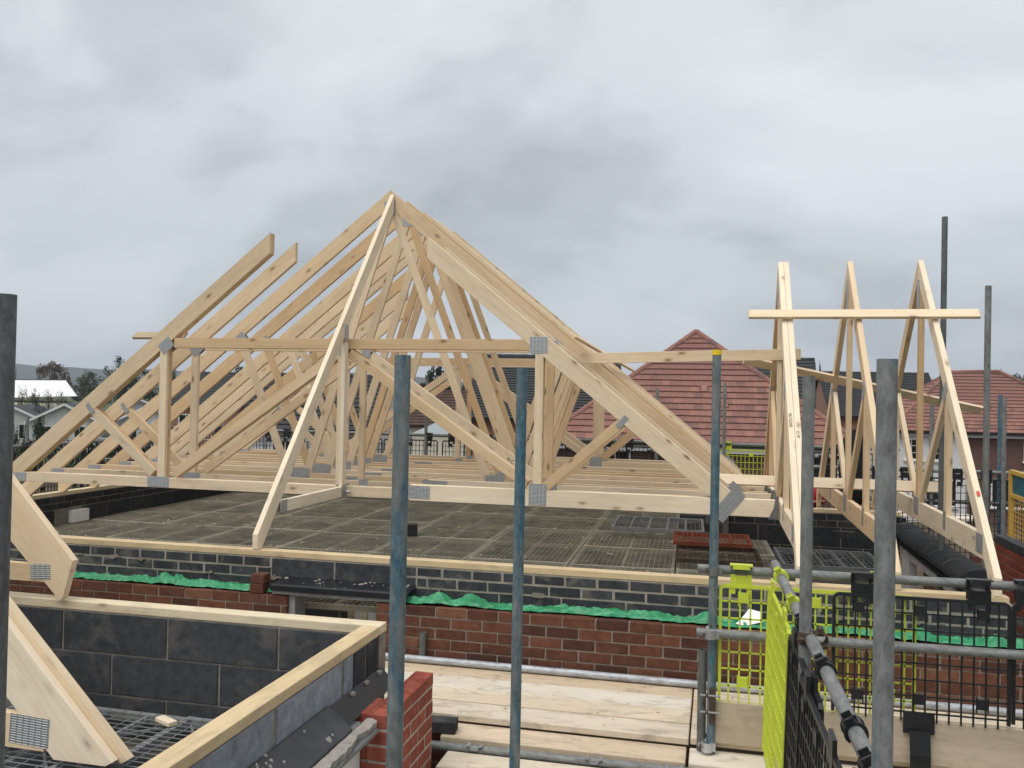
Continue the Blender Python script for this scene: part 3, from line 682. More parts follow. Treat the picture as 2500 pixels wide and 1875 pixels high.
# joist hanger shoes at the girder
for k, Y in enumerate((1.837, 2.375, 2.94, 3.48)):
    sh = thing('joist_hanger', 'galvanised steel shoe hanging a main tie beam from the double-ply gable truss', 'hanger', (2.40, Y, .48), 'steel hanger shoes on the double-ply truss')
    w = .05
    hz = .655 if k < 2 else .615
    for sgn, y in ((-1, Y-.004), (1, Y+w)):
        mb = MB(); mb.prism([(2.412, y, .495), (2.412, y, hz+.03), (2.385, y, hz+.03), (2.372, y, hz-.06), (2.33, y, .50), (2.33, y, .495)], (0, .002, 0)); mb.build('side_plate', 'galv_dark', sh)
    MB().box((2.33, Y-.002, .492), (2.412, Y+w, .4945)).build('seat', 'galv_dark', sh)
# braces
plank('brace_board', (2.145, 1.93, 2.235), (3.965, 1.93, 2.235), .097, .028, 'spruce_pale', 'pale brace board nailed across the upper front slopes of the small gable trusses', 'board', upv=(0, -.72, .70))
plank('brace_board', (1.80, 2.62, .75), (3.83, 2.62, .75), .10, .028, 'spruce_pale', 'low pale brace board passing behind the king posts just above the small gable ties', 'board', upv=(0, -.9, .44))
plank('brace_board', (.48, 2.46-.05, 1.86), (2.62, 2.41, 1.92), .10, .028, 'spruce', 'level brace board tying the main roof slope to the double-ply gable truss', 'board', upv=(0, 1, 0))
plank('brace_board', (2.15, 3.19, 1.90), (4.45, 3.66, 1.44), .10, .028, 'spruce', 'sloping brace board across the back slopes of the small gable trusses', 'board', upv=(0, .69, .72))
plank('brace_board', (-4.0, 2.10, 2.045), (-3.42, 2.12, 2.05), .10, .028, 'toeboard', 'loose brace board poking out past the left rafter of the hip girder', 'board', upv=(.05, -.62, .78))
plank('brace_board', (.60, 1.95, 2.06), (.84, 5.2, 1.86), .097, .026, 'spruce_pale', 'brace board lying up the right roof slope across the rafters', 'board', upv=(SL, 0, 1))

# foreground trusses in the near building
T = thing('stored_truss', 'truss standing on the near wall plate with its tail overhanging the block wall', 'roof truss', (-2, -1.6, .285))
a0 = Vector((-1.66, .33)); 
timber('rafter', [(-1.62, .516), (-1.68, .300), (-1.70, .289), (-4.6, 3.02), (-4.6, 3.62)], 'XZ', -1.640, -1.595, (1, -1.02), 'spruce_pale', T)
mem(T, 'tie_beam', (-4.6, .425), (-1.80, .435), .10, 'XZ', -1.639, -1.596, 'spruce')
for off in (-1.6412, -1.5938): plate(T, -1.83, .442, .13, .085, R(3), 'XZ', off)
T = thing('stored_truss', 'double-ply raised-tie truss standing on the near crash deck behind the left pole', 'roof truss', (-1, -2.4, -.24))
for p, (y0, dx) in enumerate(((-2.40, 0), (-2.353, .05))):
    timber('rafter', [(-.765+dx, -.215), (-.80+dx, -.235), (-1.075+dx, -.235), (-3.2, 1.89), (-3.2, 2.22)], 'XZ', y0, y0+.045, (1, -1.02), 'spruce_pale', T)
mem(T, 'tie_beam', (-3.2, -.10), (-1.13, -.125), .16, 'XZ', -2.399, -2.358, 'spruce_pale')
plate(T, -1.21, -.115, .215, .135, R(-3), 'XZ', -2.4012)
mem(T, 'post', (-1.95, -.05), (-1.95, .95), .09, 'XZ', -2.398, -2.357, 'spruce_pale')

# ------------------------------------------------------------------ crash deck mesh panels
def deck_mesh(w, l, mat_w, wire=.0045, sx=.05, sy=.1):
    mb = MB(); nx = int(round(w/sx)); ny = int(round(l/sy))
    for i in range(1, nx): mb.bar((w*i/nx-w/2, -l/2, 0), (w*i/nx-w/2, l/2, 0), wire)
    for j in range(1, ny): mb.bar((-w/2, l*j/ny-l/2, .004), (w/2, l*j/ny-l/2, .004), wire)
    return mb
def deck_frame(w, l, h=.04, t_=.03, bars=2):
    mb = MB(); z = -h/2
    for s in (-1, 1):
        mb.bar((s*(w/2-t_/2), -l/2, z), (s*(w/2-t_/2), l/2, z), t_, h); mb.bar((-w/2+t_, s*(l/2-t_/2), z-.001), (w/2-t_, s*(l/2-t_/2), z-.001), t_, h)
    for k in range(bars):
        x = -w/2+w*(k+1)/(bars+1); mb.bar((x, -l/2+t_, z-.002), (x, l/2-t_, z-.002), .025, h-.01)
    return mb
def panel(loc, w, l, rz_=0, tilt=(0, 0), wiremat='meshwire', framemat='meshframe', label='', group=None, bars=2, sx=.05, sy=.1, name='crash_deck_mesh', wire=.0045, xb=False):
    o = thing(name, label, 'mesh panel', loc, group)
    M = Matrix.Translation(loc) @ Matrix.Rotation(rz_, 4, 'Z') @ Matrix.Rotation(tilt[0], 4, 'X') @ Matrix.Rotation(tilt[1], 4, 'Y')
    k1 = ('dm', w, l, wiremat, sx, sy, wire); k2 = ('df', w, l, framemat, bars, xb)
    if k1 not in CACHE: q = deck_mesh(w, l, wiremat, wire, sx, sy); mesh(q.v, q.f, wiremat, key=k1)
    if k2 not in CACHE:
        q = deck_frame(w, l, bars=bars)
        if xb: q.bar((-w/2+.03, -l/2+.03, -.03), (w/2-.03, l/2-.03, -.03), .012); q.bar((-w/2+.03, l/2-.03, -.034), (w/2-.03, -l/2+.03, -.034), .012)
        mesh(q.v, q.f, framemat, key=k2)
    link('wire_mesh', CACHE[k1], M, o); link('frame', CACHE[k2], M, o)
    return o
DZ = -.10; da = R(1.6)
for i in range(-5, 3):
    for j in range(0, 6):
        x = i*1.0+.02; y = .86+1.085*j-.02
        if x+.5 > 2.6 or (x > 1.6 and j > 3): continue
        c_, s_ = math.cos(da), math.sin(da); px_, py_ = x-.5, y-3
        p = (.5+px_*c_-py_*s_, 3+px_*s_+py_*c_, DZ+rnd.uniform(-.006, .006))
        if p[0]-.5 < -5.48 or p[1]-.5 < .3: pass
        w_ = .985
        if p[0] < -5.2: continue
        panel(p, w_, 1.07, da+rnd.uniform(-.004, .004), (rnd.uniform(-.004, .004), rnd.uniform(-.004, .004)),
              label='galvanised wire mesh crash deck panel laid level inside the walls', group='crash deck mesh panels', bars=1, sx=.05, sy=.05, wire=.005)
panel((1.22+.02, 4.75, .02), 1.05, 1.0, da, label='upturned mesh panel showing its cross bars behind the red panel', bars=4, xb=True, framemat='galv', wiremat='galv_dark')
panel((1.86, 3.50, .065), .78, .66, da, label='rust red mesh panel lying loose on top of the crash deck', wiremat='redframe', framemat='redframe', bars=3, sx=.05, sy=.08, wire=.006)
panel((1.92, 2.95, .0), .80, .80, da, label='brown mesh panel stacked directly under the rust red panel', wiremat='rust', framemat='rust', bars=1, sx=.05, sy=.07)
panel((2.95, 3.05, .0), .92, .95, da, label='upturned mesh panel with close cross bars beneath the small gable trusses', framemat='galv_dark', wiremat='galv_dark', bars=4, xb=True)
panel((1.93, 1.6, -.06), .45, .9, da, label='narrow mesh panel tucked against the front wall plate near the blue pole', framemat='galv', bars=2)
panel((2.75, 1.6, -.06), 1.0, .95, da, label='mesh panel below the feet of the small gable trusses', framemat='galv_dark', bars=2)
for x, y in ((-2.2, -2.2), (-1.2, -2.2), (-.3, -2.2), (-2.2, -3.2), (-1.2, -3.2), (-.3, -3.2)):
    panel((x-.12, y+.02, -.26), .985 if x < -1 else .86, .99, R(-1), label='wire mesh crash deck panel inside the near block building', group='near crash deck panels', bars=3, framemat='galv', wiremat='galv', sx=.10, sy=.05, xb=True, wire=.004)
mb = MB()
for k in range(150):
    x = rnd.uniform(-5.2, 2.1); y = rnd.uniform(.45, 4.6); l_ = rnd.uniform(.008, .03)*(3 if rnd.random() < .06 else 1); an = rnd.uniform(0, 3.14); w_ = rnd.uniform(.004, .012)
    dx_, dy_ = math.cos(an)*l_, math.sin(an)*l_; mb.bar((x-dx_, y-dy_, DZ+.012), (x+dx_, y+dy_, DZ+.013), w_, .006)
stuff(tag(mb.build('deck_litter', 'spruce_pale', origin=(0, 0, DZ)), 'scattered pale wood chips and splinters on the mesh deck', 'debris'))
# decking bearers and the floor below
for y in (.75, 1.85, 2.95, 4.05, 5.1, 6.2):
    tag(MB().box((-5.48, y-.03, DZ-.14), (2.0, y+.03, DZ-.05)).build('deck_bearer', 'floor_chip'), 'dark bearer under the wire mesh crash deck', 'bearer', 'bearers under the crash deck')
structure(MB().box((-5.49, .31, -2.62), (3.7, 6.9, -2.5)).build('upper_floor', 'floor_chip'))
structure(MB().box((-4.6, -5.0, -2.62), (.1, -1.62, -2.5)).build('porch_floor', 'floor_chip'))
for k, (x, y) in enumerate(((-1.8, -2.1), (-.9, -2.5), (-.4, -2.0))):
    tubeobj('deck_prop', (x, y, -2.5), (x, y, -.31), 'galv', 'steel prop leg under the near mesh deck', 'prop', 'props under the near deck', r=.03, n=12)
link('concrete_brick', brickmesh(.105, .10, .13, 'dark_brick', 1), Matrix.Translation((-1.39, 3.45, DZ+.006)) @ Matrix.Rotation(.5, 4, 'Z'))
tag(bpy.data.objects['concrete_brick'], 'half dark concrete block standing upright on the mesh deck', 'block')
o = link('concrete_brick', brickmesh(.215, .10, .065, 'dark_brick', 2), Matrix.Translation((3.25, 4.1, .045)) @ Matrix.Rotation(.1, 4, 'Z')); tag(o, 'dark concrete brick on the mesh panel against the back block wall', 'block')
plank('wood_offcut', (-.95, -1.78, -.245), (-.83, -1.84, -.243), .05, .022, 'spruce_pale', 'small pale wood offcut lying on the near mesh deck', 'offcut')

# ------------------------------------------------------------------ green membrane along the cavity
from mathutils import noise as mnoise
def membrane(x0, x1, seed, label, y0=.04, y1=.2):
    r_ = random.Random(seed); n = int((x1-x0)/.010); v = []; f = []; m_ = 14; so = seed*13.7
    bumps = [(x0+r_.random()*(x1-x0), r_.uniform(.03, .10), r_.uniform(.02, .06)) for _ in range(max(1, int((x1-x0)/.45)))]
    nz = lambda x, y, k: mnoise.noise(Vector((x*k+so, y*k*1.7, so*.3)))
    for i in range(n+1):
        x = x0+(x1-x0)*i/n
        env = max(.003, .020+.028*nz(x, 0, 1.3)+.018*nz(x, 3, 4))
        bz = sum(h*math.exp(-((x-c)/w)**2) for c, w, h in bumps)
        fe = y0+.035*nz(x, 9, 1.1)+.022*nz(x, 5, 5)+.010*nz(x, 7, 16)
        for j in range(m_+1):
            t_ = j/m_; y = fe+(y1-fe)*t_
            crease = abs(nz(x+t_*.09, t_*.35, 9))*.034+abs(nz(x-t_*.06, t_*.3+4, 23))*.018
            z = .005+(env+bz)*math.sin(math.pi*min(1, t_*1.1+.02))**.6*(1-.2*t_)+crease*(.35+.65*math.sin(math.pi*t_))
            v.append((x+.01*nz(x, t_, 14), y+.008*nz(x, t_*2+8, 18), max(z, .004+.05*max(0, t_-.75))))
    for i in range(n):
        for j in range(m_): a = i*(m_+1)+j; f.append((a, a+1, a+m_+2, a+m_+1))
    o = link('cavity_membrane', mesh([Vector(q)-Vector((x0, 0, 0)) for q in v], f, 'membrane', False), Matrix.Translation((x0, 0, 0)))
    tag(o, label, 'plastic sheet')
    return o
membrane(-4.2, -1.46, 1, 'crumpled green plastic membrane on the brick wall left of the brick stub')
membrane(-1.32, -1.17, 2, 'short tuft of green plastic membrane between the brick stub and black lintel')
membrane(-.42, 2.3, 3, 'long crumpled green plastic membrane along the brick wall right of the lintel')
membrane(2.28, 4.15, 8, 'green plastic membrane on the brick wall behind the plastic guard panels')
mb = MB(); mb.add([(2.10, .06, .02), (2.20, .05, .055), (2.19, .13, .10), (2.12, .16, .11), (2.07, .1, .06)], [(0, 1, 2, 3, 4)])
mb.add([(2.10, .058, .018), (2.07, .098, .058), (2.03, .05, .03)], [(0, 1, 2)])
tag(mb.build('paper_scrap', 'paper'), 'crumpled white paper scrap stuck on the green membrane', 'paper')

# ------------------------------------------------------------------ scaffold boards
def boards(xs, ys, z, mat, label, group, nm='scaffold_board', th=.038, w=.219):
    for (a, b_) in xs:
        for y in ys:
            zz_ = z+rnd.uniform(-.003, .003)
            plank(nm, (a, y+rnd.uniform(-.002, .002), zz_-th/2), (b_, y+rnd.uniform(-.003, .003), zz_-th/2), w, th, mat, label, 'scaffold board', group=group, bev=.004)
for k, y in enumerate((-.136, -.3625, -.589, -.8155)):
    for (xa, xb), side in (((-2.6, 1.765), 'left of'), ((1.775, 4.9), 'right of')):
        boards([(xa, xb)], [y], -.38, 'board', '%s dusty scaffold board out from the brick wall, %s the blue capped pole' % (('first', 'second', 'third', 'fourth')[k], side), 'upper scaffold boards')
boards([(.40, 1.755)], [-1.034], -.430, 'board', 'dusty scaffold board lapped under the upper boards next to the red pier', 'lapped lower boards')
boards([(1.772, 4.9)], [-1.034], -.430, 'board', 'dusty scaffold board lapped under the upper boards at the toe board', 'lapped lower boards')
for k, y in enumerate((-1.335, -1.568, -1.80, -2.034, -2.27)):
    boards([(.47+.05*(k % 2), 1.30), (1.32, 2.9)] if k == 1 else [(.47+.05*(k % 2), 2.9)], [y], -.472, 'board', 'worn scaffold board, %s out from the grey cross tube' % ordn[k], 'lowest scaffold boards')
plank('toe_board', (1.90, -.955, -.262), (4.9, -.955, -.262), .225, .036, 'toeboard', 'brown toe board standing on edge behind the plastic guard panels', 'toe board', upv=(0, 1, 0))
plank('toe_board', (2.20, -1.45, -.30), (2.26, -4.5, -.30), .22, .036, 'toeboard', 'toe board standing along the guard rail that runs towards the blue flaked pole', 'toe board', upv=(1, 0, 0))
o = link('concrete_brick', brickmesh(.215, .10, .065, 'dark_brick', 0), Matrix.Translation((.372, -1.125, -.427)) @ Matrix.Rotation(R(6), 4, 'Z')); tag(o, 'dark concrete brick lying on the scaffold boards beside the red pier', 'block')
mb = MB()
for k in range(90):
    x = rnd.uniform(-1.2, 4.2); y = rnd.uniform(-.9, -.05); s_ = rnd.uniform(.003, .011)
    mb.add([(x-s_, y-s_*.4, -.376), (x+s_, y-s_*.5, -.376), (x+s_*.8, y+s_*.5, -.376), (x-s_*.7, y+s_*.4, -.376), (x, y, -.376+s_*.5)], [(0, 1, 4), (1, 2, 4), (2, 3, 4), (3, 0, 4)])
stuff(tag(mb.build('mortar_crumbs', 'toeboard'), 'scattered mortar crumbs and splinters on the scaffold boards', 'debris'))

# ------------------------------------------------------------------ scaffold tubes
tubeobj('scaffold_standard', (.985, -3.477, GZ), (.985, -3.477, 1.60), 'tube_blue', 'blue-worn grey scaffold pole standing in front of the red brick pier', 'scaffold pole')
tubeobj('scaffold_standard', (1.027, -2.03, GZ), (1.027, -2.03, 1.617), 'tube_teal', 'slim blue-grey scaffold pole rising through the middle of the board platform', 'scaffold pole')
P3 = (1.885, -.97)
p3 = tubeobj('scaffold_standard', (*P3, GZ), (*P3, 1.755), 'tube_teal', 'blue scaffold pole with a yellow cap on its top', 'scaffold pole')
MB().tube((*P3, 1.735), (*P3, 1.763), .0262, 20).build('end_cap', 'cap_yellow', p3)
tubeobj('scaffold_standard', (P3[0]-.052, P3[1]+.02, GZ), (P3[0]-.052, P3[1]+.02, .12), 'tube_dark', 'short dark spliced tube clamped beside the blue yellow-capped pole', 'scaffold pole')
P4 = (2.245, -2.22); P5 = (2.285, -3.66)
tubeobj('scaffold_standard', (*P4, GZ), (*P4, 1.59), 'tube_grey', 'plain grey scaffold pole behind the near end of the yellow side guard', 'scaffold pole')
tubeobj('scaffold_standard', (*P5, GZ), (*P5, 1.592), 'tube_bluish', 'thick grey scaffold pole with flaking blue paint beside the sloping rail', 'scaffold pole')
tubeobj('scaffold_standard', (.397, -4.34, GZ), (.397, -4.34, 1.682), 'tube_dark', 'dark grey scaffold pole beside the stored double-ply truss', 'scaffold pole')
tubeobj('scaffold_standard', (3.788, 2.385, GZ), (3.80, 2.385, 3.125), 'tube_dark', 'tallest thin dark scaffold pole behind the outermost gable truss', 'scaffold pole')
tubeobj('scaffold_standard', (4.0, 1.9, GZ), (4.02, 1.9, 2.46), 'tube_grey', 'grey scaffold pole touching the end of the upper brace board', 'scaffold pole')
tubeobj('wall_stub', (-.09, -.03, -.38), (-.085, -.03, -.17), 'tube_dark', 'short upright tube stub against the brick wall beside the platform', 'scaffold tube')
tubeobj('ledger', (-2.6, -.052, -.352), (1.80, -.058, -.352), 'tube_silver', 'shiny silver tube lying on the boards along the foot of the brick wall', 'scaffold tube')
tubeobj('ledger', (1.83, -.055, -.352), (4.9, -.055, -.352), 'tube_silver', 'silver and blue tube along the wall foot behind the guard panels', 'scaffold tube')
RZ1, RZ2, RY = .556, .205, -.922
tubeobj('guard_rail', (1.80, RY, RZ1), (4.9, RY+.01, RZ1+.012), 'tube_grey', 'upper grey guard rail holding the yellow and black guard panels', 'scaffold tube')
tubeobj('guard_rail', (1.80, RY-.075, RZ2+.018), (4.9, RY-.065, RZ2+.034), 'tube_grey', 'lower grey guard rail crossing the middle of the guard panels', 'scaffold tube')
LA = Vector((2.211, -.90, .600)); LB = Vector((2.312, -3.358, .500)); ld = (LB-LA).normalized()
tubeobj('guard_rail', LA, LA+ld*4.2, 'tube_grey', 'scuffed grey guard rail running from the upper rail towards the flaked blue pole', 'scaffold tube')
tubeobj('transom', (.35, -1.192, -.468), (1.86, -1.188, -.460), 'tube_grey', 'grey cross tube between the upper and lowest scaffold boards', 'scaffold tube')
tubeobj('transom', (1.95, -2.9, -.16), (2.75, -2.9, -.2), 'tube_dark', 'dark short tube crossing under the side guard rail', 'scaffold tube')

def coupler(loc, axis1, axis2, label, mat='galv_dark', r=.0275):
    """two-band scaffold clamp: band round axis1 tube, band round axis2 tube, bolts and nuts"""
    o = thing('coupler', label, 'clamp', loc); l_ = Vector(loc); a1 = Vector(axis1).normalized(); a2 = Vector(axis2).normalized(); n = a1.cross(a2)
    if n.length < .1: n = a1.orthogonal()
    n.normalize(); c1 = l_-n*.026; c2 = l_+n*.026
    for c, a in ((c1, a1), (c2, a2)):
        autosmooth(MB().tube(c-a*.024, c+a*.024, .031, 20, .0245).build('band', mat, o))
        sd = n.cross(a).normalized()
        MB().bar(c+sd*.03-a*.02, c+sd*.03+a*.02, .03, .022, upv=n).build('hinge', mat, o)
        bt_ = MB().tube(c-sd*.035-n*.03, c-sd*.035+n*.04, .006, 8).build('bolt', 'rust', o)
        MB().tube(c-sd*.035+n*.018, c-sd*.035+n*.032, .0125, 6).build('nut', mat, bt_)
    return o
coupler((P3[0], RY-.024, RZ1), (0, 0, 1), (1, 0, 0), 'rusty clamp joining the upper guard rail to the blue pole')
coupler((P3[0]-.01, RY-.070, RZ2+.018), (0, 0, 1), (1, 0, 0), 'galvanised clamp joining the lower guard rail to the blue pole', 'galv')
coupler((P3[0]-.02, P3[1], -.39), (0, 0, 1), (1, 0, 0), 'shiny clamp at the foot of the blue pole on the boards', 'galv_bright')
sp = thing('sleeve_clamp', 'rusty bolted splice clamp on the lower blue pole', 'clamp', (P3[0], P3[1], -.2))
MB().box((P3[0]-.012, P3[1]-.038, -.26), (P3[0]+.022, P3[1]-.026, -.07)).build('strap', 'rust', sp)
for z in (-.11, -.20): 
    b_ = MB().tube((P3[0]-.06, P3[1]-.04, z), (P3[0]+.045, P3[1]-.04, z), .006, 8).build('bolt', 'galv', sp)
    MB().tube((P3[0]-.03, P3[1]-.04, z), (P3[0]-.018, P3[1]-.04, z), .013, 6).build('nut', 'rust', b_)
q4 = LA+ld*((P4[1]-LA.y)/ld.y); coupler((q4.x+.01, P4[1], q4.z-.0), ld, (0, 0, 1), 'dark clamp joining the side guard rail to the plain grey pole', 'rust')
q5 = LA+ld*((P5[1]+.08-LA.y)/ld.y); cp = coupler((q5.x+.0, P5[1]+.06, q5.z-.01), ld, (0, 0, 1), 'chunky pale clamp joining the side guard rail to the flaked blue pole', 'galv')
for k, x in enumerate((.62, 1.28, 1.70)):
    bc = thing('board_clip', 'bent steel board clip hooked over the grey cross tube', 'clip', (x, -1.27, -.46), 'board clips on the cross tube')
    mb = MB(); pts = [(-.045, 0), (-.03, 0), (-.018, -.022), (.018, -.022), (.03, 0), (.045, 0), (.045, .004), (.028, .004), (.016, -.018), (-.016, -.018), (-.028, .004), (-.045, .004)]
    mb.prism([(x+a, -1.225+.002*k, -.440+b_) for a, b_ in pts], (0, .05, 0)); mb.build('strap', 'galv', bc)

# ------------------------------------------------------------------ plastic brick guards
def guard_meshes(w, h, col):
    key = ('guard', w, h, col)
    if key in CACHE: return CACHE[key]
    nx = int(round(w/.057)); nz = int(round(h/.092)); fr = MB(); gr = MB()
    t_ = .016
    c = .025
    fr.bar((-w/2+c, 0, -t_/2), (w/2-c, 0, -t_/2), t_, .018); fr.bar((-w/2+t_/2, 0, -c), (-w/2+t_/2, 0, -h), t_, .018, upv=(0, 1, 0)); fr.bar((w/2-t_/2, 0, -c), (w/2-t_/2, 0, -h), t_, .018, upv=(0, 1, 0))
    fr.bar((-w/2+t_/2, 0, -c), (-w/2+c, 0, -t_/2), t_*.9, .0178, upv=(0, 1, 0)); fr.bar((w/2-t_/2, 0, -c), (w/2-c, 0, -t_/2), t_*.9, .0178, upv=(0, 1, 0))
    for i in range(1, nx):
        x = -w/2+w*i/nx; gr.bar((x, 0, -.008), (x, 0, -h-.02), .0085, .007, upv=(0, 1, 0))
    for j in range(1, nz+1):
        z = -h*j/(nz+.3); gr.bar((-w/2+.008, 0, z), (w/2-.008, 0, z), .007, .008)
    hk = MB()
    hk.box((-.055, -.004, -.05), (-.03, .004, .055)); hk.box((.03, -.004, -.05), (.055, .004, .055)); hk.box((-.029, -.003, -.02), (.029, .003, .05)); hk.box((-.06, -.026, .105), (.06, .03, .111)); hk.box((-.045, -.032, .088), (.045, -.026, .113)); hk.box((-.055, .026, .0), (-.035, .031, .104)); hk.box((.035, .026, .0), (.055, .031, .104))
    tb = MB(); tb.box((-.026, -.012, -.03), (.026, .012, .022)); tb.box((-.03, -.004, -.05), (-.024, .004, .03)); tb.box((.024, -.004, -.05), (.03, .004, .03))
    r_ = tuple(mesh(q.v, q.f, col) for q in (fr, gr, hk, tb)); CACHE[key] = r_; return r_
def guard(loc, xdir, w, h, col, label, group=None, hooks=None, tail=True, dz=.0):
    """hangs from a rail; loc = centre of the top edge"""
    o = thing('brick_guard', label, 'guard panel', loc, group)
    xd = Vector(xdir).normalized(); zd = Vector((0, 0, 1)); yd = zd.cross(xd)
    M = Matrix(((xd.x, yd.x, 0, loc[0]), (xd.y, yd.y, 0, loc[1]), (xd.z, yd.z, 1, loc[2]), (0, 0, 0, 1)))
    fr, gr, hk, tb = guard_meshes(w, h, col)
    link('frame', fr, M, o); link('grid', gr, M, o)
    for x in ((-w/2+.15, w/2-.15) if hooks is None else hooks): link('hook', hk, M @ Matrix.Translation((x, 0, 0)), o)
    for x in (-w/2+.13, 0, w/2-.13):
        for z in (-.065, -.52): link('latch', tb, M @ Matrix.Translation((x, 0, z)), o)
    if tail:
        q = MB(); q.box((-.075, -.009, -.70), (.075, .009, -.60)); q.add([Vector(p) for p in ((-.05, -.03, -.68), (.05, -.03, -.68), (.05, -.05, -.80), (-.05, -.05, -.80), (.05, -.05, -1.0), (-.05, -.05, -1.0), (-.05, -.02, -.68), (.05, -.02, -.68))], [(0, 1, 2, 3), (3, 2, 4, 5), (0, 6, 7, 1)])
        link('toe_strap', mesh(q.v, q.f, col, key=('tail', col)), M, o)
    return o
GYY = RY-.036
guard((1.917+.5, GYY-.0, .487), (1, 0, 0), 1.0, .85, 'yellow_plastic', 'bright yellow-green plastic guard panel hooked on the upper rail beside the blue pole', tail=False, hooks=(-.385, .475-.14))
guard((2.93, GYY-.022, .487), (1, .004, 0), .86, .62, 'black_plastic', 'black plastic guard panel overlapping the yellow one on the upper rail', hooks=(-.28, .28), tail=True)
guard((3.80, GYY-.0, .492), (1, .004, 0), .86, .62, 'black_plastic', 'black plastic guard panel at the far right end of the upper rail', hooks=(-.36, .28), tail=True)
def onrail(t_): return LA+ld*t_
for t0, w, h, col, lab, dx in ((.56, .86, .88, 'yellow_plastic', 'yellow-green plastic guard panel turned edge-on along the side rail', -.040),
                             (1.42, .86, .88, 'black_plastic', 'black plastic guard panel hanging on the side rail next to the yellow one', -.036),
                             (1.95, .86, .88, 'black_plastic', 'middle black plastic guard panel on the side rail', -.060),
                             (2.75, .86, .88, 'black_plastic', 'black plastic guard panel on the side rail past the pale clamp', -.038)):
    c = onrail(t0); g_ = guard((c.x+dx, c.y, c.z-.075), (-ld.x, -ld.y, -ld.z), w, h, col, lab, tail=False, hooks=())
    for q_ in (-.27, .27):
        cc = c-ld*q_; clip = MB(); sdv = Vector((0, 0, 1)).cross(ld).normalized(); zv = ld.cross(sdv)
        for da_ in (-.026, .026):
            p_ = cc+ld*da_
            for k in range(10):
                a0_, a1_ = R(-60+30*k), R(-60+30*(k+1)); f_ = lambda a: p_+(-sdv*math.cos(a)+zv*math.sin(a))*.0295
                clip.bar(f_(a0_), f_(a1_), .013, .009, upv=ld)
        for an in (20, 110, 200):
            e_ = (-sdv*math.cos(R(an))+zv*math.sin(R(an)))*.031; clip.bar(cc-ld*.03+e_, cc+ld*.03+e_, .012, .009, upv=e_)
        e_ = (-sdv*math.cos(R(60))+zv*math.sin(R(60))); clip.bar(cc+ld*.028+e_*.03, cc+ld*.04+e_*.055, .03, .006, upv=ld); clip.bar(cc-ld*.028+e_*.03, cc-ld*.028+e_*.048, .03, .006, upv=ld)
        g_c = clip.build('rail_clip', col, g_)
        MB().box((cc.x+dx-.008, cc.y-.05, cc.z-.12), (cc.x+dx+.006, cc.y+.05, cc.z-.02)).build('hanger_tab', col, g_)

# ------------------------------------------------------------------ background houses
def clip_poly(poly, cl):
    """Sutherland-Hodgman, cl counter-clockwise convex"""
    out = poly
    for i in range(len(cl)):
        a = cl[i]; b = cl[(i+1) % len(cl)]; inp = out; out = []
        ins = lambda p: (b[0]-a[0])*(p[1]-a[1])-(b[1]-a[1])*(p[0]-a[0]) >= -1e-6
        for j in range(len(inp)):
            p = inp[j]; q = inp[(j+1) % len(inp)]
            if ins(p): out.append(p)
            if ins(p) != ins(q):
                d1 = (b[0]-a[0])*(p[1]-a[1])-(b[1]-a[1])*(p[0]-a[0]); d2 = (b[0]-a[0])*(q[1]-a[1])-(b[1]-a[1])*(q[0]-a[0]); t_ = d1/(d1-d2)
                out.append((p[0]+(q[0]-p[0])*t_, p[1]+(q[1]-p[1])*t_))
        if not out: return []
    return out
def area(p): return abs(sum(p[i][0]*p[(i+1) % len(p)][1]-p[(i+1) % len(p)][0]*p[i][1] for i in range(len(p))))/2
def roof_slope(parent, pts, mat, tw=.30, gauge=.345, parts=True, thick=.05, limit=300):
    """pts: 3D convex polygon whose first edge is the eaves, listed counter-clockwise seen from outside"""
    P = [Vector(p) for p in pts]; o_ = P[0]; sx_ = (P[1]-P[0]).normalized(); nrm = sx_.cross(P[-1]-P[0]).normalized(); ty = nrm.cross(sx_)
    cl = [((p-o_).dot(sx_), (p-o_).dot(ty)) for p in P]
    smin = min(c[0] for c in cl); smax = max(c[0] for c in cl); tmax = max(c[1] for c in cl)
    deck = MB(); deck.prism([p-nrm*.06 for p in P], nrm*.05); deck.build('roof_deck', 'roof_brown' if 'grey' not in mat else 'roof_grey', parent)
    M0 = Matrix(((sx_.x, ty.x, nrm.x, o_.x), (sx_.y, ty.y, nrm.y, o_.y), (sx_.z, ty.z, nrm.z, o_.z), (0, 0, 0, 1)))
    rows = int(math.ceil(tmax/gauge)); cnt = 0; rest = MB()
    for r_ in range(rows):
        s = smin-tw*(.5 if r_ % 2 else 0); t0 = r_*gauge
        while s < smax:
            rc = [(s+.002, t0), (s+tw-.002, t0), (s+tw-.002, t0+gauge+.02), (s+.002, t0+gauge+.02)]
            pc = clip_poly(rc, cl)
            if len(pc) > 2 and area(pc) > .006:
                zt = lambda t_: thick*(1-(t_-t0)/(gauge+.02))+.004
                n = len(pc); jz = rnd.uniform(0, .003)
                cs, ct = s+tw/2, t0
                v = [Vector((p[0]-cs, p[1]-ct, -.008)) for p in pc]+[Vector((p[0]-cs, p[1]-ct, zt(p[1])+jz)) for p in pc]
                f = [tuple(range(n-1, -1, -1)), tuple(range(n, 2*n))]+[(i, (i+1) % n, (i+1) % n+n, i+n) for i in range(n)]
                if parts and cnt < limit:
                    full = len(pc) == 4 and area(pc) > .99*(tw-.004)*(gauge+.02)
                    key = ('tile', mat, tw, gauge, thick) if full else None
                    me = mesh(v, f, mat, key=key); link('roof_tile', me, M0 @ Matrix.Translation((cs, ct, 0)), parent); cnt += 1
                else: rest.add([M0 @ (q+Vector((cs, ct, 0))) for q in v], f)
            s += tw
    if rest.v: stuff(rest.build('roof_tiles', mat, parent))
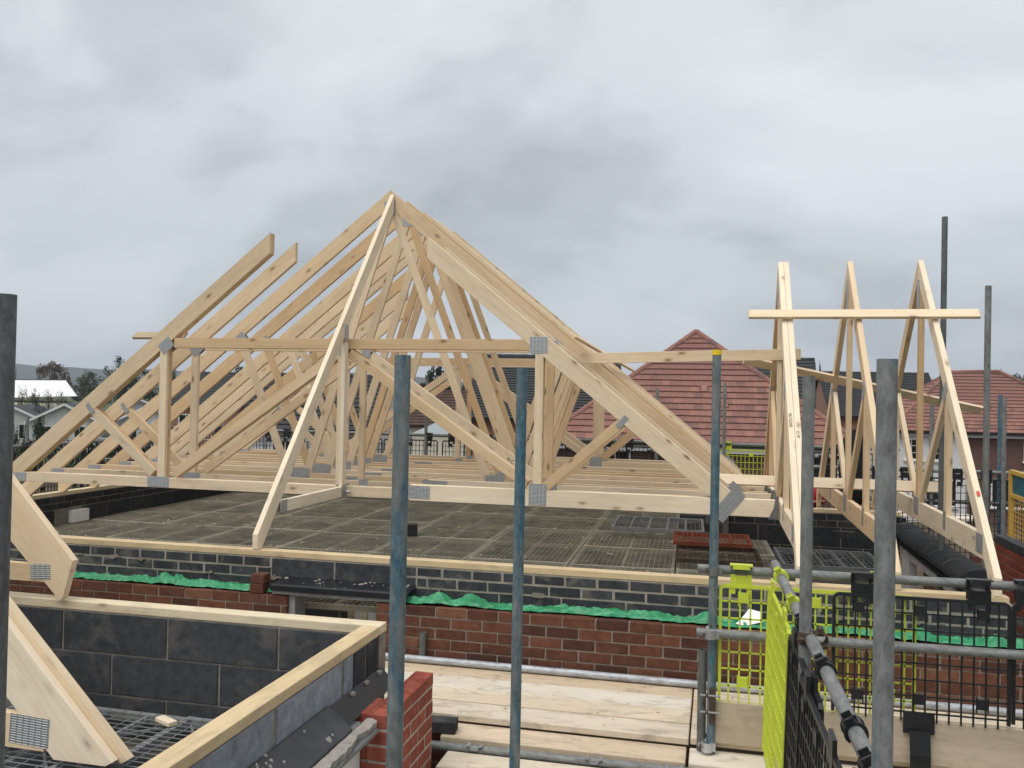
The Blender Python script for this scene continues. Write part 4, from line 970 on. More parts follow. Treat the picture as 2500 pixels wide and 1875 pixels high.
def ridge_tiles(parent, a, b, mat, seg=.45, r=.12, zoff=.0):
    a = Vector(a); b = Vector(b); n = max(1, int(round((b-a).length/seg))); d = (b-a)/n
    for i in range(n):
        mb = MB(); p0 = a+d*i; p1 = a+d*(i+1)-d*.03
        mb.tube(p0-Vector((0, 0, .06)), p1-Vector((0, 0, .06-.012)), r*(1+.02*(i % 2)), 10); autosmooth(mb.build('ridge_tile', mat, parent))
def window(parent, c, xd, w, h, bars=(2, 3), frame='white_plastic', sill=True, yoff=.03):
    """c = centre of the opening on the wall face; xd = direction along the wall; outward = xd x z"""
    xd = Vector(xd).normalized(); out = xd.cross(Vector((0, 0, 1))); c = Vector(c); z = Vector((0, 0, 1))
    fr = MB(); t_ = .06; p = c+out*yoff
    for s in (-1, 1):
        fr.bar(p+xd*s*(w/2-t_/2)-z*h/2, p+xd*s*(w/2-t_/2)+z*h/2, t_, .06, upv=out); fr.bar(p-xd*(w/2-t_)+z*s*(h/2-t_/2), p+xd*(w/2-t_)+z*s*(h/2-t_/2), .06, t_)
    for i in range(1, bars[0]): fr.bar(p+xd*(w*i/bars[0]-w/2)-z*(h/2-t_), p+xd*(w*i/bars[0]-w/2)+z*(h/2-t_), .035, .05, upv=out)
    for i in range(1, bars[1]): fr.bar(p-xd*(w/2-t_)+z*(h*i/bars[1]-h/2), p+xd*(w/2-t_)+z*(h*i/bars[1]-h/2), .05, .03)
    wn_ = fr.build('window', frame, parent)
    g_ = MB(); q = c+out*(yoff-.015); g_.add([q-xd*w/2-z*h/2, q+xd*w/2-z*h/2, q+xd*w/2+z*h/2, q-xd*w/2+z*h/2], [(0, 1, 2, 3)]); g_.build('pane', 'glass', wn_)
    if sill:
        s_ = MB(); s_.bar(c+out*.07-xd*(w/2+.08)-z*(h/2+.05), c+out*.07+xd*(w/2+.08)-z*(h/2+.05), .14, .09); s_.build('sill', frame, wn_)
def walls(parent, x0, x1, y0, y1, ztop, mat, z0=GZ): MB().box((x0, y0, z0), (x1, y1, ztop)).build('wall', mat, parent)
def rotz(p, c, a):
    ca, sa = math.cos(a), math.sin(a); return Vector((c[0]+(p[0]-c[0])*ca-(p[1]-c[1])*sa, c[1]+(p[0]-c[0])*sa+(p[1]-c[1])*ca, p[2]))

# central red hipped house
H = thing('house', 'brick house with a red tiled pyramid roof right behind the main trusses', 'house', (1.2, 30.3, GZ))
x0, x1, y0, y1, ze = -4.15, 6.75, 25.2, 35.6, .05; ap = Vector((1.05, 30.4, 4.25))
A_, B_, C_, D_ = Vector((x0, y0, ze)), Vector((x1, y0, ze)), Vector((x1, y1, ze)), Vector((x0, y1, ze))
roof_slope(H, [A_, B_, ap], 'tile_red'); roof_slope(H, [D_, A_, ap], 'tile_side', limit=150); roof_slope(H, [B_, C_, ap], 'tile_red', parts=False); roof_slope(H, [C_, D_, ap], 'tile_red', parts=False)
for p in (A_, B_, C_, D_): ridge_tiles(H, p+Vector((0, 0, .03)), ap+Vector((0, 0, .06)), 'tile_red')
walls(H, x0+.45, x1-.45, y0+.45, y1-.45, ze-.1, 'wall_brick_dark')
for a_, b_ in ((A_, B_), (D_, A_)): 
    dv = (b_-a_).normalized(); 
    mb = MB(); mb.bar(a_-Vector((0, 0, .10)), b_-Vector((0, 0, .10)), .12, .11); mb.build('gutter', 'gutter_black', H)
    mb = MB(); mb.bar(a_+Vector((.1, .1, -.26)), b_+Vector((-.1 if dv.x > .5 else .1, .1, -.26)), .06, .2); mb.build('fascia', 'fascia_white', H)
for s, t_ in ((-.15, 1.9), (1.5, .9)):
    pass
nrm_ = (B_-A_).cross(ap-A_).normalized(); up_ = (ap-(A_+B_)/2).normalized()
for sx0, tt in ((1.55, 2.95), (2.25, 2.05)):
    c = A_+(B_-A_).normalized()*(sx0-x0)+up_*tt+nrm_*.05; M = Matrix.Translation(c)
    mb = MB(); xd = Vector((1, 0, 0)); mb.bar(c-xd*.16, c+xd*.16, .34, .03, upv=nrm_); v_ = mb.build('roof_vent', 'tile_side', H)
    mb = MB(); mb.bar(c-xd*.13+nrm_*.02-up_*.12, c-xd*.13+nrm_*.02+up_*.12, .03, .03, upv=nrm_); mb.bar(c+xd*.13+nrm_*.02-up_*.12, c+xd*.13+nrm_*.02+up_*.12, .03, .03, upv=nrm_); mb.build('slot', 'roof_brown', v_)
for x in (-1.6, .9, 4.3, 5.4): window(H, (x, y0+.45, -.9), (1, 0, 0), 1.1, 1.15, (2, 1))

# right house: red hipped roof, white render and brick
H = thing('house', 'far house with red tiled hip roof, white render bay and dark brick wall', 'house', (17.5, 52, GZ))
ze = .0; y0, y1 = 48.2, 58.0; x0, x1 = 11.4, 24.0; r0, r1 = Vector((15.9, 53.1, 3.55)), Vector((18.6, 53.1, 3.6))
A_, B_, C_, D_ = Vector((x0, y0, ze)), Vector((x1, y0, ze)), Vector((x1, y1, ze)), Vector((x0, y1, ze))
roof_slope(H, [A_, B_, r1, r0], 'tile_red'); roof_slope(H, [D_, A_, r0], 'tile_side', parts=False); roof_slope(H, [B_, C_, r1], 'tile_red', parts=False); roof_slope(H, [C_, D_, r0, r1], 'tile_red', parts=False)
for p, q in ((A_, r0), (D_, r0), (B_, r1), (C_, r1), (r0, r1)): ridge_tiles(H, p+Vector((0, 0, .04)), q+Vector((0, 0, .06)), 'tile_red', seg=.9)
walls(H, x0+.4, 15.75, y0+.35, y1-.4, ze-.12, 'white_render'); walls(H, 15.76, x1-.4, y0+.45, y1-.4, ze-.12, 'wall_brick_dark')
mb = MB(); mb.bar(A_-Vector((0, 0, .08)), B_-Vector((0, 0, .08)), .12, .12); mb.build('gutter', 'gutter_black', H)
mb = MB(); mb.bar(A_+Vector((.1, .2, -.22)), B_+Vector((-.1, .2, -.22)), .06, .16); mb.build('fascia', 'fascia_white', H)
window(H, (12.95, y0+.35, -1.05), (1, 0, 0), .95, 1.2, (3, 3)); window(H, (14.2, y0+.35, -1.05), (1, 0, 0), .9, 1.2, (3, 3))
window(H, (19.6, y0+.45, -1.0), (1, 0, 0), 1.9, 1.1, (3, 1)); window(H, (14.0, y0+.35, -3.5), (1, 0, 0), 2.4, 1.5, (3, 1)); window(H, (18.0, y0+.45, -3.4), (1, 0, 0), 2.0, 1.6, (4, 1)); window(H, (21.0, y0+.45, -3.4), (1, 0, 0), 1.2, 1.9, (2, 1))

def gable_house(label, cx_, cy_, w, d, ze, zr, ang, roofm, wallm, wins=(), parts=False, gauge=.3, tw=.3, rend=None):
    """ridge along local x (length w), depth d"""
    Hh = thing('house', label, 'house', (cx_, cy_, GZ)); c = (cx_, cy_)
    g = lambda x, y, z: rotz((cx_+x, cy_+y, z), c, ang)
    a, b, e, f_ = g(-w/2-.2, -d/2-.3, ze-.15), g(w/2+.2, -d/2-.3, ze-.15), g(w/2+.2, d/2+.3, ze-.15), g(-w/2-.2, d/2+.3, ze-.15); r0_, r1_ = g(-w/2-.2, 0, zr), g(w/2+.2, 0, zr)
    roof_slope(Hh, [a, b, r1_, r0_], roofm, tw, gauge, parts); roof_slope(Hh, [e, f_, r0_, r1_], roofm, tw, gauge, False)
    ridge_tiles(Hh, r0_+Vector((0, 0, .03)), r1_+Vector((0, 0, .03)), roofm, .6)
    mb = MB(); prof = [g(-w/2, -d/2, GZ), g(-w/2, d/2, GZ), g(-w/2, d/2, ze-.1), g(-w/2, 0, zr-.12), g(-w/2, -d/2, ze-.1)]
    mb.prism(prof, g(w/2, 0, 0)-g(-w/2, 0, 0)); mb.build('wall', wallm, Hh)
    mb = MB(); mb.bar(a-Vector((0, 0, .06)), b-Vector((0, 0, .06)), .1, .1); mb.build('gutter', 'gutter_black', Hh)
    for s, q in ((-1, -w/2-.14), (1, w/2+.14)):
        mb = MB()
        for yy_ in (-1, 1): mb.bar(g(q, yy_*(d/2+.3), ze-.22), g(q, 0, zr-.08), .05, .2)
        mb.build('barge_board', 'gutter_black' if rend is None else rend, Hh)
    for (face, u, z, ww, hh, bars) in wins:
        if face == 'f': window(Hh, g(u, -d/2, z), g(1, 0, 0)-g(0, 0, 0), ww, hh, bars)
        else: window(Hh, g(-w/2, u, z), g(0, -1, 0)-g(0, 0, 0), ww, hh, bars)
    return Hh
gable_house('brick gabled house with dark grey tiled roof between the two red roofed houses', 13.0, 63.0, 7.4, 7.6, .75, 3.75, R(6), 'tile_grey', 'wall_brick_light', [('f', -1.0, -.6, 1.1, 1.2, (2, 1)), ('f', 2.4, -.6, 1.1, 1.2, (2, 1))], gauge=.2)
gable_house('brick house with dark slate roof and white gridded window seen through the trusses', -5.6, 33.5, 6.2, 7.6, .75, 3.35, R(8), 'tile_grey', 'wall_brick_light', [('l', -1.5, .30, .75, 1.15, (2, 3)), ('f', -.6, -.6, 1.1, 1.2, (2, 1))], gauge=.2)
gable_house('grey roofed house just left of the red pyramid roof', 2.6, 47.0, 9.0, 8.0, .2, 3.95, R(-4), 'tile_grey', 'wall_brick_dark', [('f', 0, -1.2, 1.2, 1.2, (2, 1))], gauge=.3)
gable_house('low house with brown tiled roof and cream wall beyond the main trusses', -17.0, 47.5, 8.6, 7.0, -.15, 1.75, R(4), 'roof_brown', 'cream_render', [('f', -1.2, -.75, .45, .45, (1, 1)), ('f', .7, -.75, .45, .45, (1, 1)), ('f', -3, -3, 1.4, 1.3, (2, 1))], gauge=.35)
gable_house('far house with slate roof and reddish wall glimpsed between left rafters', -31.0, 50.0, 6.5, 7.0, .7, 2.75, R(12), 'tile_grey', 'wall_brick_light', [('f', -2, -.6, 1.0, 1.1, (2, 1))], gauge=.3)
gable_house('white rendered house with pale walls behind the left webs of the main roof', -13.5, 27.5, 5.2, 5.5, .25, 2.2, R(10), 'tile_grey', 'white_render', [('f', -.9, -.9, 1.0, 1.2, (2, 2)), ('f', .9, -.9, 1.0, 1.2, (2, 2))], gauge=.3)
gable_house('pale bungalow with brown roof behind the white rendered house', -24.0, 62.0, 9.0, 7.0, .3, 2.3, R(-12), 'roof_brown', 'white_render', [('f', 0, -1.2, 1.4, 1.1, (2, 1))], gauge=.35)
gz = thing('gazebo', 'grey pyramid-roofed gazebo beyond the black guard panels', 'gazebo', (-12.1, 39, GZ))
pc = Vector((-12.1, 39.0, .30)); cs = [Vector((-13.6, 37.6, -.55)), Vector((-10.6, 37.6, -.55)), Vector((-10.6, 40.4, -.55)), Vector((-13.6, 40.4, -.55))]
mb = MB(); mb.add(cs+[pc], [(0, 1, 4), (1, 2, 4), (2, 3, 4), (3, 0, 4), (0, 3, 2, 1)]); mb.build('canopy', 'grey_canvas', gz)
for p in cs: MB().bar(p*.97+Vector((pc.x*.03, pc.y*.03, -.02)), Vector((p.x*.97+pc.x*.03, p.y*.97+pc.y*.03, GZ)), .08).build('leg', 'galv_dark', gz)

# park homes on the left and the white barn behind them
def chalet(x, y, w, d, ze, zr, ang, label, roofm='roof_grey'):
    Hh = thing('park_home', label, 'chalet', (x, y, GZ), 'white park homes'); c = (x, y)
    g = lambda a, b, z: rotz((x+a, y+b, z), c, ang)
    mb = MB(); prof = [g(-w/2, -d/2, GZ), g(w/2, -d/2, GZ), g(w/2, -d/2, ze), g(0, -d/2, zr-.1), g(-w/2, -d/2, ze)]; mb.prism(prof, g(0, d/2, 0)-g(0, -d/2, 0)); mb.build('wall', 'park_render', Hh)
    for s in (-1, 1):
        mb = MB(); mb.prism([g(0, -d/2-.4, zr), g(s*(w/2+.4), -d/2-.4, ze-.15), g(s*(w/2+.4), d/2+.4, ze-.15), g(0, d/2+.4, zr)], (0, 0, .08)); mb.build('roof', roofm, Hh)
        mb = MB(); mb.bar(g(0, -d/2-.42, zr-.02), g(s*(w/2+.42), -d/2-.42, ze-.17), .07, .22); mb.build('barge_board', 'fascia_white', Hh)
    for u in (-w*.27, w*.22): window(Hh, g(u, -d/2, (ze+GZ)/2+.35), g(1, 0, 0)-g(0, 0, 0), 1.1, 1.6, (2, 1), sill=False)
chalet(-75.2, 80, 6.0, 12, -2.0, -.5, R(30), 'white park home with grey gable roof nearest the left scaffold pole')
chalet(-66.5, 78, 6.5, 12, -1.9, -.15, R(28), 'white park home with a broad pale gable and bay window', 'roof_grey')
chalet(-71.5, 96, 7, 14, -1.3, .25, R(35), 'white park home behind the front pair of park homes', 'roof_brown')
chalet(-60.5, 84, 6, 12, -1.8, -.2, R(24), 'white park home half hidden by the lower left rafters', 'roof_grey')
chalet(-54, 82, 6, 12, -1.8, -.2, R(20), 'park home with white barge boards seen between rafters', 'roof_grey')
Hh = thing('barn', 'long barn with a bright white sheet roof behind the park homes', 'barn', (-112, 128, GZ))
BR = []
for px, py, d_ in ((-120, 928, 152), (160, 930, 150), (186, 968, 141), (-120, 975, 140), (190, 968, 165), (-120, 975, 165)): BR.append(CAM+(r2*((px-1250)/FPX)-u2*((py-937.5)/FPX)+fw)*d_)
mb = MB(); mb.prism([BR[3], BR[2], BR[1], BR[0]], (0, 0, .12)); mb.build('roof', 'sheet_white', Hh)
mb = MB(); mb.prism([BR[2], BR[4], BR[1]], (0, 0, .11)); mb.build('roof', 'sheet_white', Hh)
mb = MB(); mb.prism([BR[4], BR[5], BR[0], BR[1]], (0, 0, .10)); mb.build('roof', 'sheet_white', Hh)
mb = MB(); mb.prism([Vector((p.x, p.y, GZ)) for p in (BR[3], BR[2], BR[4], BR[5])], (0, 0, BR[3].z-GZ-.3)); mb.build('wall', 'cream_render', Hh)
mb = MB(); mb.bar(BR[0]+Vector((0, 0, .1)), BR[1]+Vector((0, 0, .1)), .3, .25); mb.build('ridge_cap', 'roof_grey', Hh)

# ------------------------------------------------------------------ background scaffold
def bg_pole(x, y, z1, mat, label, group, z0=GZ): return tubeobj('scaffold_standard', (x, y, z0), (x, y, z1), mat, label, 'scaffold pole', group, n=12)
# rear lift of our own scaffold
tubeobj('guard_rail', (-7.0, 7.05, .875), (1.2, 7.05, .870), 'tube_grey', 'rear guard rail behind the roof trusses, left length', 'scaffold tube', n=14)
tubeobj('guard_rail', (1.15, 7.10, .872), (4.35, 7.10, .866), 'tube_grey', 'rear guard rail in front of the red pyramid roofed house', 'scaffold tube', n=14)
for x, z in ((-6.9, 1.6), (-2.45, 1.75), (-1.75, 1.2), (1.05, 1.65), (1.36, 1.05), (2.0, 1.75), (4.2, 1.3)):
    bg_pole(x, 7.0, z, 'tube_grey', 'grey scaffold pole of the rear lift behind the main roof', 'rear scaffold poles')
k = 0
for x in (-6.3, -5.4, -4.5, -3.6, -2.7, -1.75, -.85, .05, .95, 1.43):
    guard((x, 7.01, .80), (1, 0, 0), .88, .62, 'black_plastic', 'black plastic guard panel hooked on the rear guard rail', 'rear black guard panels', tail=False)
guard((2.38, 7.05, .80), (1, 0, 0), .95, .66, 'yellow_plastic', 'yellow-green plastic guard panel on the rear rail before the red roofed house', tail=False)
for x in (3.32, 3.85): guard((x, 7.06+.03*(x > 3.5), .80), (1, 0, 0), .88, .62, 'black_plastic', 'black plastic guard panel on the rear rail past the yellow panel', 'rear right black guard panels', tail=False)
boards([(-6.9, -2.8), (-2.79, 1.3), (1.31, 5.4)], [7.35, 7.6], -.05, 'board', 'scaffold board on the rear platform', 'rear scaffold boards')
# left lift along the side wall
tubeobj('guard_rail', (-7.0, .8, .715), (-7.0, 7.05, .715), 'tube_grey', 'side guard rail outside the left feet of the trusses', 'scaffold tube', n=14)
for y in (2.0, 4.1, 6.2): bg_pole(-7.06, y, 1.1 if y < 5 else 1.3, 'tube_grey', 'grey scaffold pole of the side lift beyond the truss feet', 'side scaffold poles')
for y in (1.9, 2.8, 3.7, 4.6, 5.5, 6.4): guard((-6.965, y, .645), (0, 1, 0), .88, .62, 'black_plastic', 'black plastic guard panel hooked on the side rail beyond the truss feet', 'side black guard panels', tail=False)
# scaffold of another plot further left
for (px_, d_, zt) in ((-13.6, 14.6, 1.15), (-13.0, 15.6, 1.45), (-12.4, 15.0, 1.3), (-11.8, 16.2, 1.2), (-11.2, 15.8, 1.0), (-10.4, 16.6, 1.35), (-9.8, 15.6, 1.1), (-9.2, 16.8, 1.3), (-8.6, 17.2, .9), (-7.6, 18, 1.1)):
    bg_pole(px_, d_, zt, 'galv', 'thin galvanised scaffold pole of the neighbouring plot', 'neighbouring scaffold poles')
tubeobj('guard_rail', (-14.5, 14.8, .15), (-6.5, 17.5, .15), 'galv', 'guard rail of the neighbouring plot scaffold', 'scaffold tube', n=12)
tubeobj('guard_rail', (-14.5, 14.8, -.4), (-6.5, 17.5, -.4), 'galv', 'mid rail of the neighbouring plot scaffold', 'scaffold tube', n=12)
# right-hand scaffold
for (x, y, z, m_, lb) in ((5.17, 5.6, 1.62, 'tube_teal', 'blue painted thin pole standing beside the yellow bay gate'), (5.10, 5.2, 1.58, 'tube_grey', 'grey pole clamped next to the blue thin pole by the yellow gate'), (4.40, 5.5, 1.6, 'tube_grey', 'short thin grey pole in front of the far brick wall and red roof'), (2.75, 6.9, 1.9, 'tube_grey', 'thin grey pole behind the middle small gable truss')):
    bg_pole(x, y, z, m_, lb, 'right-hand scaffold poles')
tubeobj('guard_rail', (2.9, 5.45, .70), (7.2, 5.65, .70), 'tube_bluish', 'blue and grey guard rail beyond the small gable trusses', 'scaffold tube', n=14)
tubeobj('guard_rail', (2.9, 5.45, .33), (7.2, 5.65, .35), 'tube_grey', 'mid rail beyond the small gable trusses', 'scaffold tube', n=14)
for x, lb in ((3.5, 'black guard panel on the far rail seen through the outermost gable truss'), (4.4, 'black guard panel on the far rail left of the yellow bay gate'), (5.3, 'black guard panel on the far rail behind the yellow bay gate')): guard((x, 5.40+.046*(x-2.9), .625), (1, .046, 0), .88, .9, 'black_plastic', lb, 'right-hand black guard panels', tail=False)
# yellow loading bay gate
gt = thing('bay_gate', 'yellow steel loading bay gate with a blue-green panel and wire mesh', 'gate', (5.07, 4.6, -.55))
gx, ga, gb = 5.11, 4.95, 4.35
mb = MB()
for z in (.76, .50, -.55): mb.bar((gx, ga, z), (gx+.1, gb, z-.05), .045)
for (x, y) in ((gx, ga), (gx+.1, gb)): mb.bar((x, y, -.55), (x, y, .77), .05, upv=(1, 0, 0))
mb.build('frame', 'gate_yellow', gt)
mb = MB(); mb.add([(gx, ga, .74), (gx+.1, gb, .69), (gx+.1, gb, .47), (gx, ga, .51)], [(0, 1, 2, 3)]); mb.build('solid_panel', 'gate_panel', gt)
mb = MB()
for i in range(1, 12): t_ = i/12; mb.bar((gx+.1*t_, ga+(gb-ga)*t_, -.53), (gx+.1*t_, ga+(gb-ga)*t_, .48), .006)
for i in range(1, 20): z = -.55+1.03*i/20; mb.bar((gx, ga, z), (gx+.1, gb, z-.04), .006)
mb.build('wire_mesh', 'gate_yellow', gt)
# bags left on the back wall
bag = thing('tool_bag', 'red and black tool bag with small white lettering sitting on the back wall', 'bag', (2.93, 4.85, .28))
def blob(name, c, r, mat, parent, seed=0, n=14):
    r_ = random.Random(seed); mb = MB(); rows = 8; v = []; f = []
    for i in range(rows+1):
        th = math.pi*i/rows
        for j in range(n):
            ph = 2*math.pi*j/n; k_ = 1+r_.uniform(-.05, .05); sq = lambda q: math.copysign(abs(q)**.7, q)
            v.append(Vector(c)+Vector((r[0]*math.sin(th)**.8*sq(math.cos(ph))*k_, r[1]*math.sin(th)**.8*sq(math.sin(ph))*k_, r[2]*math.cos(th)*k_)))
    for i in range(rows):
        for j in range(n): a = i*n+j; b2 = i*n+(j+1) % n; f.append((a, b2, b2+n, a+n))
    mb.add(v, f); return autosmooth(mb.build(name, mat, parent), 60)
blob('body', (2.93, 4.9, .40), (.22, .14, .14), 'red_fabric', bag, 4); blob('flap', (2.82, 4.88, .46), (.15, .13, .11), 'black_fabric', bag, 5)
def text(s, loc, size, mat, parent, rot=(R(90), 0, 0)):
    cu = bpy.data.curves.new('t', 'FONT'); cu.body = s; cu.size = size; cu.extrude = .0004; cu.align_x = 'CENTER'; cu.resolution_u = 2
    tmp = bpy.data.objects.new('tmp', cu); COL.objects.link(tmp); dg = bpy.context.evaluated_depsgraph_get(); me = bpy.data.meshes.new_from_object(tmp.evaluated_get(dg)); bpy.data.objects.remove(tmp)
    me.materials.clear(); me.materials.append(MATS[mat])
    from mathutils import Euler
    M = Matrix.Translation(loc) @ Euler(rot).to_matrix().to_4x4(); return link('lettering', me, M, parent)
text('Milwaukee', (3.02, 4.752, .345), .045, 'white_plastic', bag, (R(90), R(-8), 0))
o_ = thing('holdall', 'black holdall with white lettering propped behind the middle small gable truss', 'bag', (3.46, 4.95, .28))
blob('body', (3.46, 5.0, .72), (.17, .13, .45), 'black_fabric', o_, 9); text('MILWAUKEE', (3.43, 4.862, .86), .05, 'white_plastic', o_, (R(90), R(-68), 0))

# pencil marks on the timbers
def mark(s, loc, size, host_label, rot):
    host = next(o for o in bpy.data.objects if o.get('label') == host_label)
    return text(s, loc, size, 'ink', host, rot)
mark('S', (-1.0, 2.9385, .55), .055, 'full triangular pine roof truss, first behind the pair of flat-topped hip trusses', (R(90), 0, 0))
mark('4-C', (-.05, 2.3765, .86), .05, 'second flat-topped hip truss directly behind the front hip girder', (R(90), R(34), 0))
mark('12-', (-1.72, 2.3765, 1.78), .06, 'second flat-topped hip truss directly behind the front hip girder', (R(90), R(-35), 0))

sl_ = Vector((0, -1, -1.03)).normalized(); nn_ = Vector((0, -1.03, 1)).normalized()
for sx_t, txt, yy0 in ((2.440, '96/152/0/8', 1.12), (2.488, '12 FP', 1.02)):
    o_ = text(txt, (0, 0, 0), .034, 'ink', g1); pz = 2.77-1.03*(2.5-yy0); xv = Vector((1, 0, 0)); pp = Vector((sx_t-.012, yy0, pz))+nn_*.001; yv = nn_.cross(sl_)
    o_.matrix_basis = Matrix(((sl_.x, yv.x, nn_.x, pp.x), (sl_.y, yv.y, nn_.y, pp.y), (sl_.z, yv.z, nn_.z, pp.z), (0, 0, 0, 1)))
# ------------------------------------------------------------------ vegetation
def leafcloud(seed, n, leaf=.35, shape=(1, 1, 1), gaps=.35, core=.35):
    """unit-radius crown made of leaf quads gathered in clumps"""
    r_ = random.Random(seed); mb = MB(); cl_ = []
    for k in range(46):
        while True:
            p = Vector((r_.uniform(-1, 1), r_.uniform(-1, 1), r_.uniform(-1, 1)))
            if core*.5 < p.length < 1: break
        cl_.append((Vector((p.x*shape[0], p.y*shape[1], p.z*shape[2])), r_.uniform(.16, gaps)))
    V = []; F = []
    for i in range(n):
        c, rr = r_.choice(cl_); d = Vector((r_.gauss(0, 1), r_.gauss(0, 1), r_.gauss(0, 1))).normalized()*rr*r_.random()**.4
        p = c+d; a = Vector((r_.gauss(0, 1), r_.gauss(0, 1), r_.gauss(0, 1))).normalized(); b_ = a.orthogonal().normalized(); b_ = (b_*math.cos(r_.random()*6)+a.cross(b_)*math.sin(r_.random()*6)).normalized(); e = a.cross(b_)
        s = leaf*1.5*r_.uniform(.5, 1.2); k = len(V); V += [p-b_*s*.5, p+e*s*.35, p+b_*s*.5, p-e*s*.35]; F.append((k, k+1, k+2, k+3))
    return V, F
def tree(x, y, w, h, z0, mat, label, seed, n=2600, shape=(1, 1, 1), leaf=.075, group=None, trunk=.35, bare=False):
    o = thing('tree', label, 'tree', (x, y, z0), group); r_ = random.Random(seed)
    zc = z0+h*(.5+trunk*.5); rz_ = h*(1-trunk)*.5
    key = ('leaf', seed, mat, n, leaf)
    V, F = leafcloud(seed, int(n*1.5), leaf, shape); me = mesh(V, F, mat, key=key)
    link('crown', me, Matrix.Translation((x, y, zc)) @ Matrix.Diagonal((w/2, w/2, rz_, 1)), o)
    mb = MB(); top = Vector((x+r_.uniform(-.05, .05)*w, y, zc+rz_*.5)); base = Vector((x, y, z0-.2)); tr = .03*w+.08
    def limb(a, b_, r0_, r1_, n_=7):
        d = (b_-a).normalized(); xx = d.orthogonal().normalized(); yy_ = d.cross(xx); k = len(mb.v)
        mb.add([a+(xx*math.cos(6.283*i/n_)+yy_*math.sin(6.283*i/n_))*r0_ for i in range(n_)]+[b_+(xx*math.cos(6.283*i/n_)+yy_*math.sin(6.283*i/n_))*r1_ for i in range(n_)], [(i, (i+1) % n_, n_+(i+1) % n_, n_+i) for i in range(n_)])
    limb(base, top, tr, tr*.25)
    for k in range(26 if bare else 9):
        t_ = r_.uniform(.35, .95); a = base.lerp(top, t_); an = r_.uniform(0, 6.283); rr = w*.5*r_.uniform(.5, .95)*(1.1-t_*.4)
        limb(a, Vector((x+math.cos(an)*rr, y+math.sin(an)*rr, min(a.z+h*r_.uniform(.1, .35), zc+rz_*.95))), tr*.35*(1.1-t_), tr*.05, 5)
    mb.build('trunk', 'bark', o)
    return o
def at(px, py, d):   # world point of a photo pixel at a given distance, used to place far things
    q = r2*((px-1250)/FPX)-u2*((py-937.5)/FPX)+fw; return CAM+q*d
def far_tree(px, ptop, pw_, d, mat, label, seed, zb=GZ, **k):
    c = at(px, ptop, d); w = pw_/FPX*d; return tree(c.x, c.y, w, c.z-zb, zb, mat, label, seed, **k)
far_tree(128, 886, 78, 190, 'leaf_autumn', 'rounded russet tree rising behind the white barn roof', 11, bare=True, n=3000, leaf=.07)
far_tree(30, 905, 36, 200, 'leaf_dark', 'dark tree at the left end of the barn roof', 12)
far_tree(200, 925, 60, 230, 'leaf_dark', 'dark evergreen tree right of the barn end', 13)
far_tree(235, 910, 90, 170, 'leaf_mid', 'green tree below the lower part of the left rafter', 14)
far_tree(292, 878, 70, 150, 'leaf_dark', 'tall dark tree partly behind the left rafter', 15, n=3200, leaf=.06)
far_tree(350, 905, 110, 165, 'leaf_dark', 'broad dark tree seen between the left rafters', 16)
far_tree(430, 900, 60, 170, 'leaf_mid', 'tree seen between the second and third left rafters', 17)
far_tree(520, 905, 90, 180, 'leaf_dark', 'dark tree behind the slate roof on the left', 18)
far_tree(585, 900, 60, 160, 'leaf_dark', 'small dark tree next to the slate roof ridge', 19)
far_tree(885, 915, 70, 120, 'leaf_dark', 'dark tree seen beside the central truss posts', 20)
far_tree(1070, 895, 84, 70, 'leaf_dark', 'dense dark round tree under the rear flat chord', 21, n=3600, leaf=.07)
far_tree(1005, 960, 110, 90, 'leaf_mid', 'green tree above the brown roofed low house', 22)
far_tree(1975, 893, 24, 300, 'leaf_mid', 'pale rounded tree on the skyline by the dark gable', 23)
far_tree(1990, 888, 7, 330, 'leaf_dark', 'slim poplar next to the rounded skyline tree', 24, trunk=.1, n=900, leaf=.14)
far_tree(2002, 888, 7, 330, 'leaf_dark', 'second slim poplar next to the rounded skyline tree', 25, trunk=.1, n=900, leaf=.14)
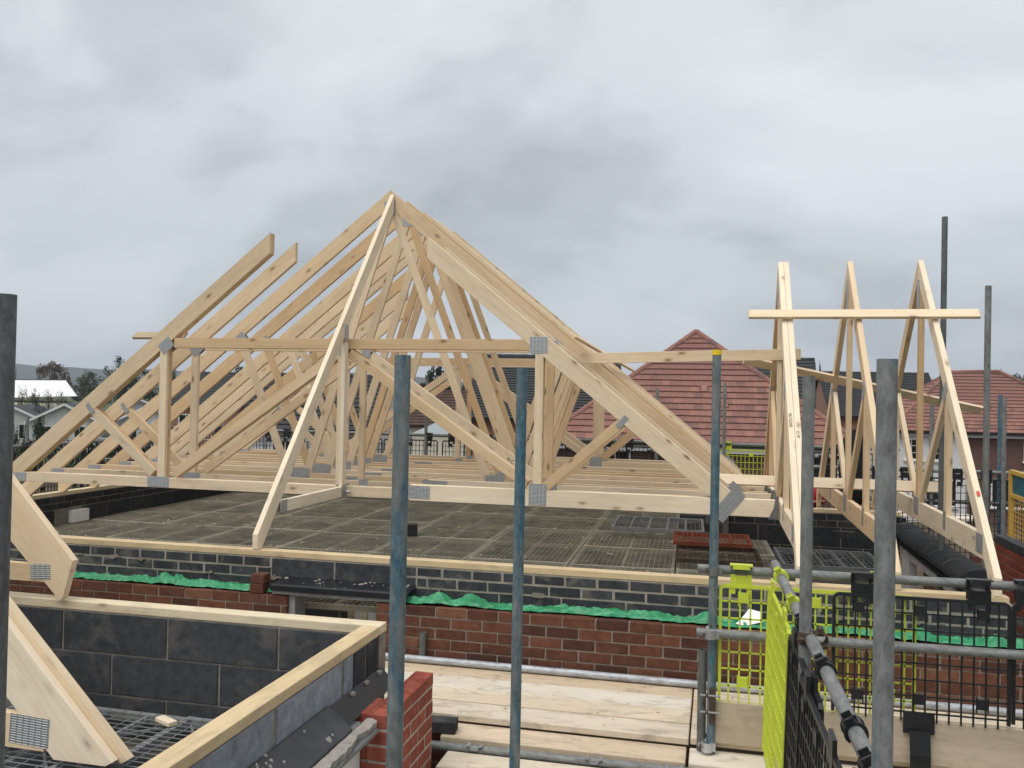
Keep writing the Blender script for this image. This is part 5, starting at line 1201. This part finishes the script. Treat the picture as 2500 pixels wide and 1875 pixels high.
for k, (px, pt, w_) in enumerate(((2275, 925, 40), (2305, 918, 44), (2335, 916, 40), (2400, 908, 50), (2440, 912, 60), (2475, 908, 50), (2520, 912, 60), (2215, 930, 60), (1940, 925, 60), (1900, 930, 50))):
    far_tree(px, pt, w_, 260+10*k, 'leaf_dark' if k % 2 else 'leaf_mid', 'dark tree on the wooded skyline behind the right-hand houses', 30+k, group='skyline trees behind the right-hand houses', n=1300, leaf=.11)
for k, (px, pt, w_, d_, m_) in enumerate(((55, 945, 30, 118, 'leaf_pale'), (82, 950, 26, 118, 'leaf_autumn'), (118, 948, 28, 116, 'leaf_pale'), (150, 955, 30, 118, 'leaf_pale'), (95, 965, 30, 100, 'leaf_dark'))):
    far_tree(px, pt, w_, d_, m_, 'thin pale shrubby tree in front of the white barn roof', 50+k, group='shrubby trees before the barn', n=700, bare=True, leaf=.08)
for k, (px, pt, w_, d_) in enumerate(((35, 1030, 26, 60), (103, 1020, 44, 70), (150, 1055, 60, 62), (70, 1062, 50, 60), (210, 1040, 60, 66), (330, 1025, 70, 60), (420, 1045, 60, 58), (270, 1050, 50, 62), (560, 1060, 70, 52))):
    far_tree(px, pt, w_, d_, 'leaf_dark', 'dark garden bush in front of the park homes', 60+k, group='garden bushes by the park homes', n=1400, trunk=.02, leaf=.09)
# hedge line across the middle distance
for k in range(26):
    x = -120+9.6*k; y = 205+8*math.sin(k*1.7); tree(x, y, 13+3*math.sin(k*2.2), 9.5+2*math.sin(k*3.1), GZ, 'leaf_dark' if k % 3 else 'leaf_mid', 'dark hedgerow tree in the distant field line', 100+k % 5, group='distant hedgerow trees', n=1200, leaf=.12, trunk=.12)

# ------------------------------------------------------------------ air
m = bpy.data.materials.new('haze_air'); m.use_nodes = True; t = m.node_tree; t.nodes.clear()
pv = t.nodes.new('ShaderNodeVolumePrincipled'); pv.inputs['Color'].default_value = (.80, .86, .94, 1); pv.inputs['Density'].default_value = .00028; pv.inputs['Anisotropy'].default_value = 0.0
mo_ = t.nodes.new('ShaderNodeOutputMaterial'); t.links.new(pv.outputs[0], mo_.inputs['Volume']); MATS['haze_air'] = m
stuff(tag(MB().box((-3100, -320, GZ-6), (3100, 3050, 110)).build('haze', 'haze_air', origin=(0, 0, 0)), 'thin grey haze in the air over the whole site and hills', 'haze'))
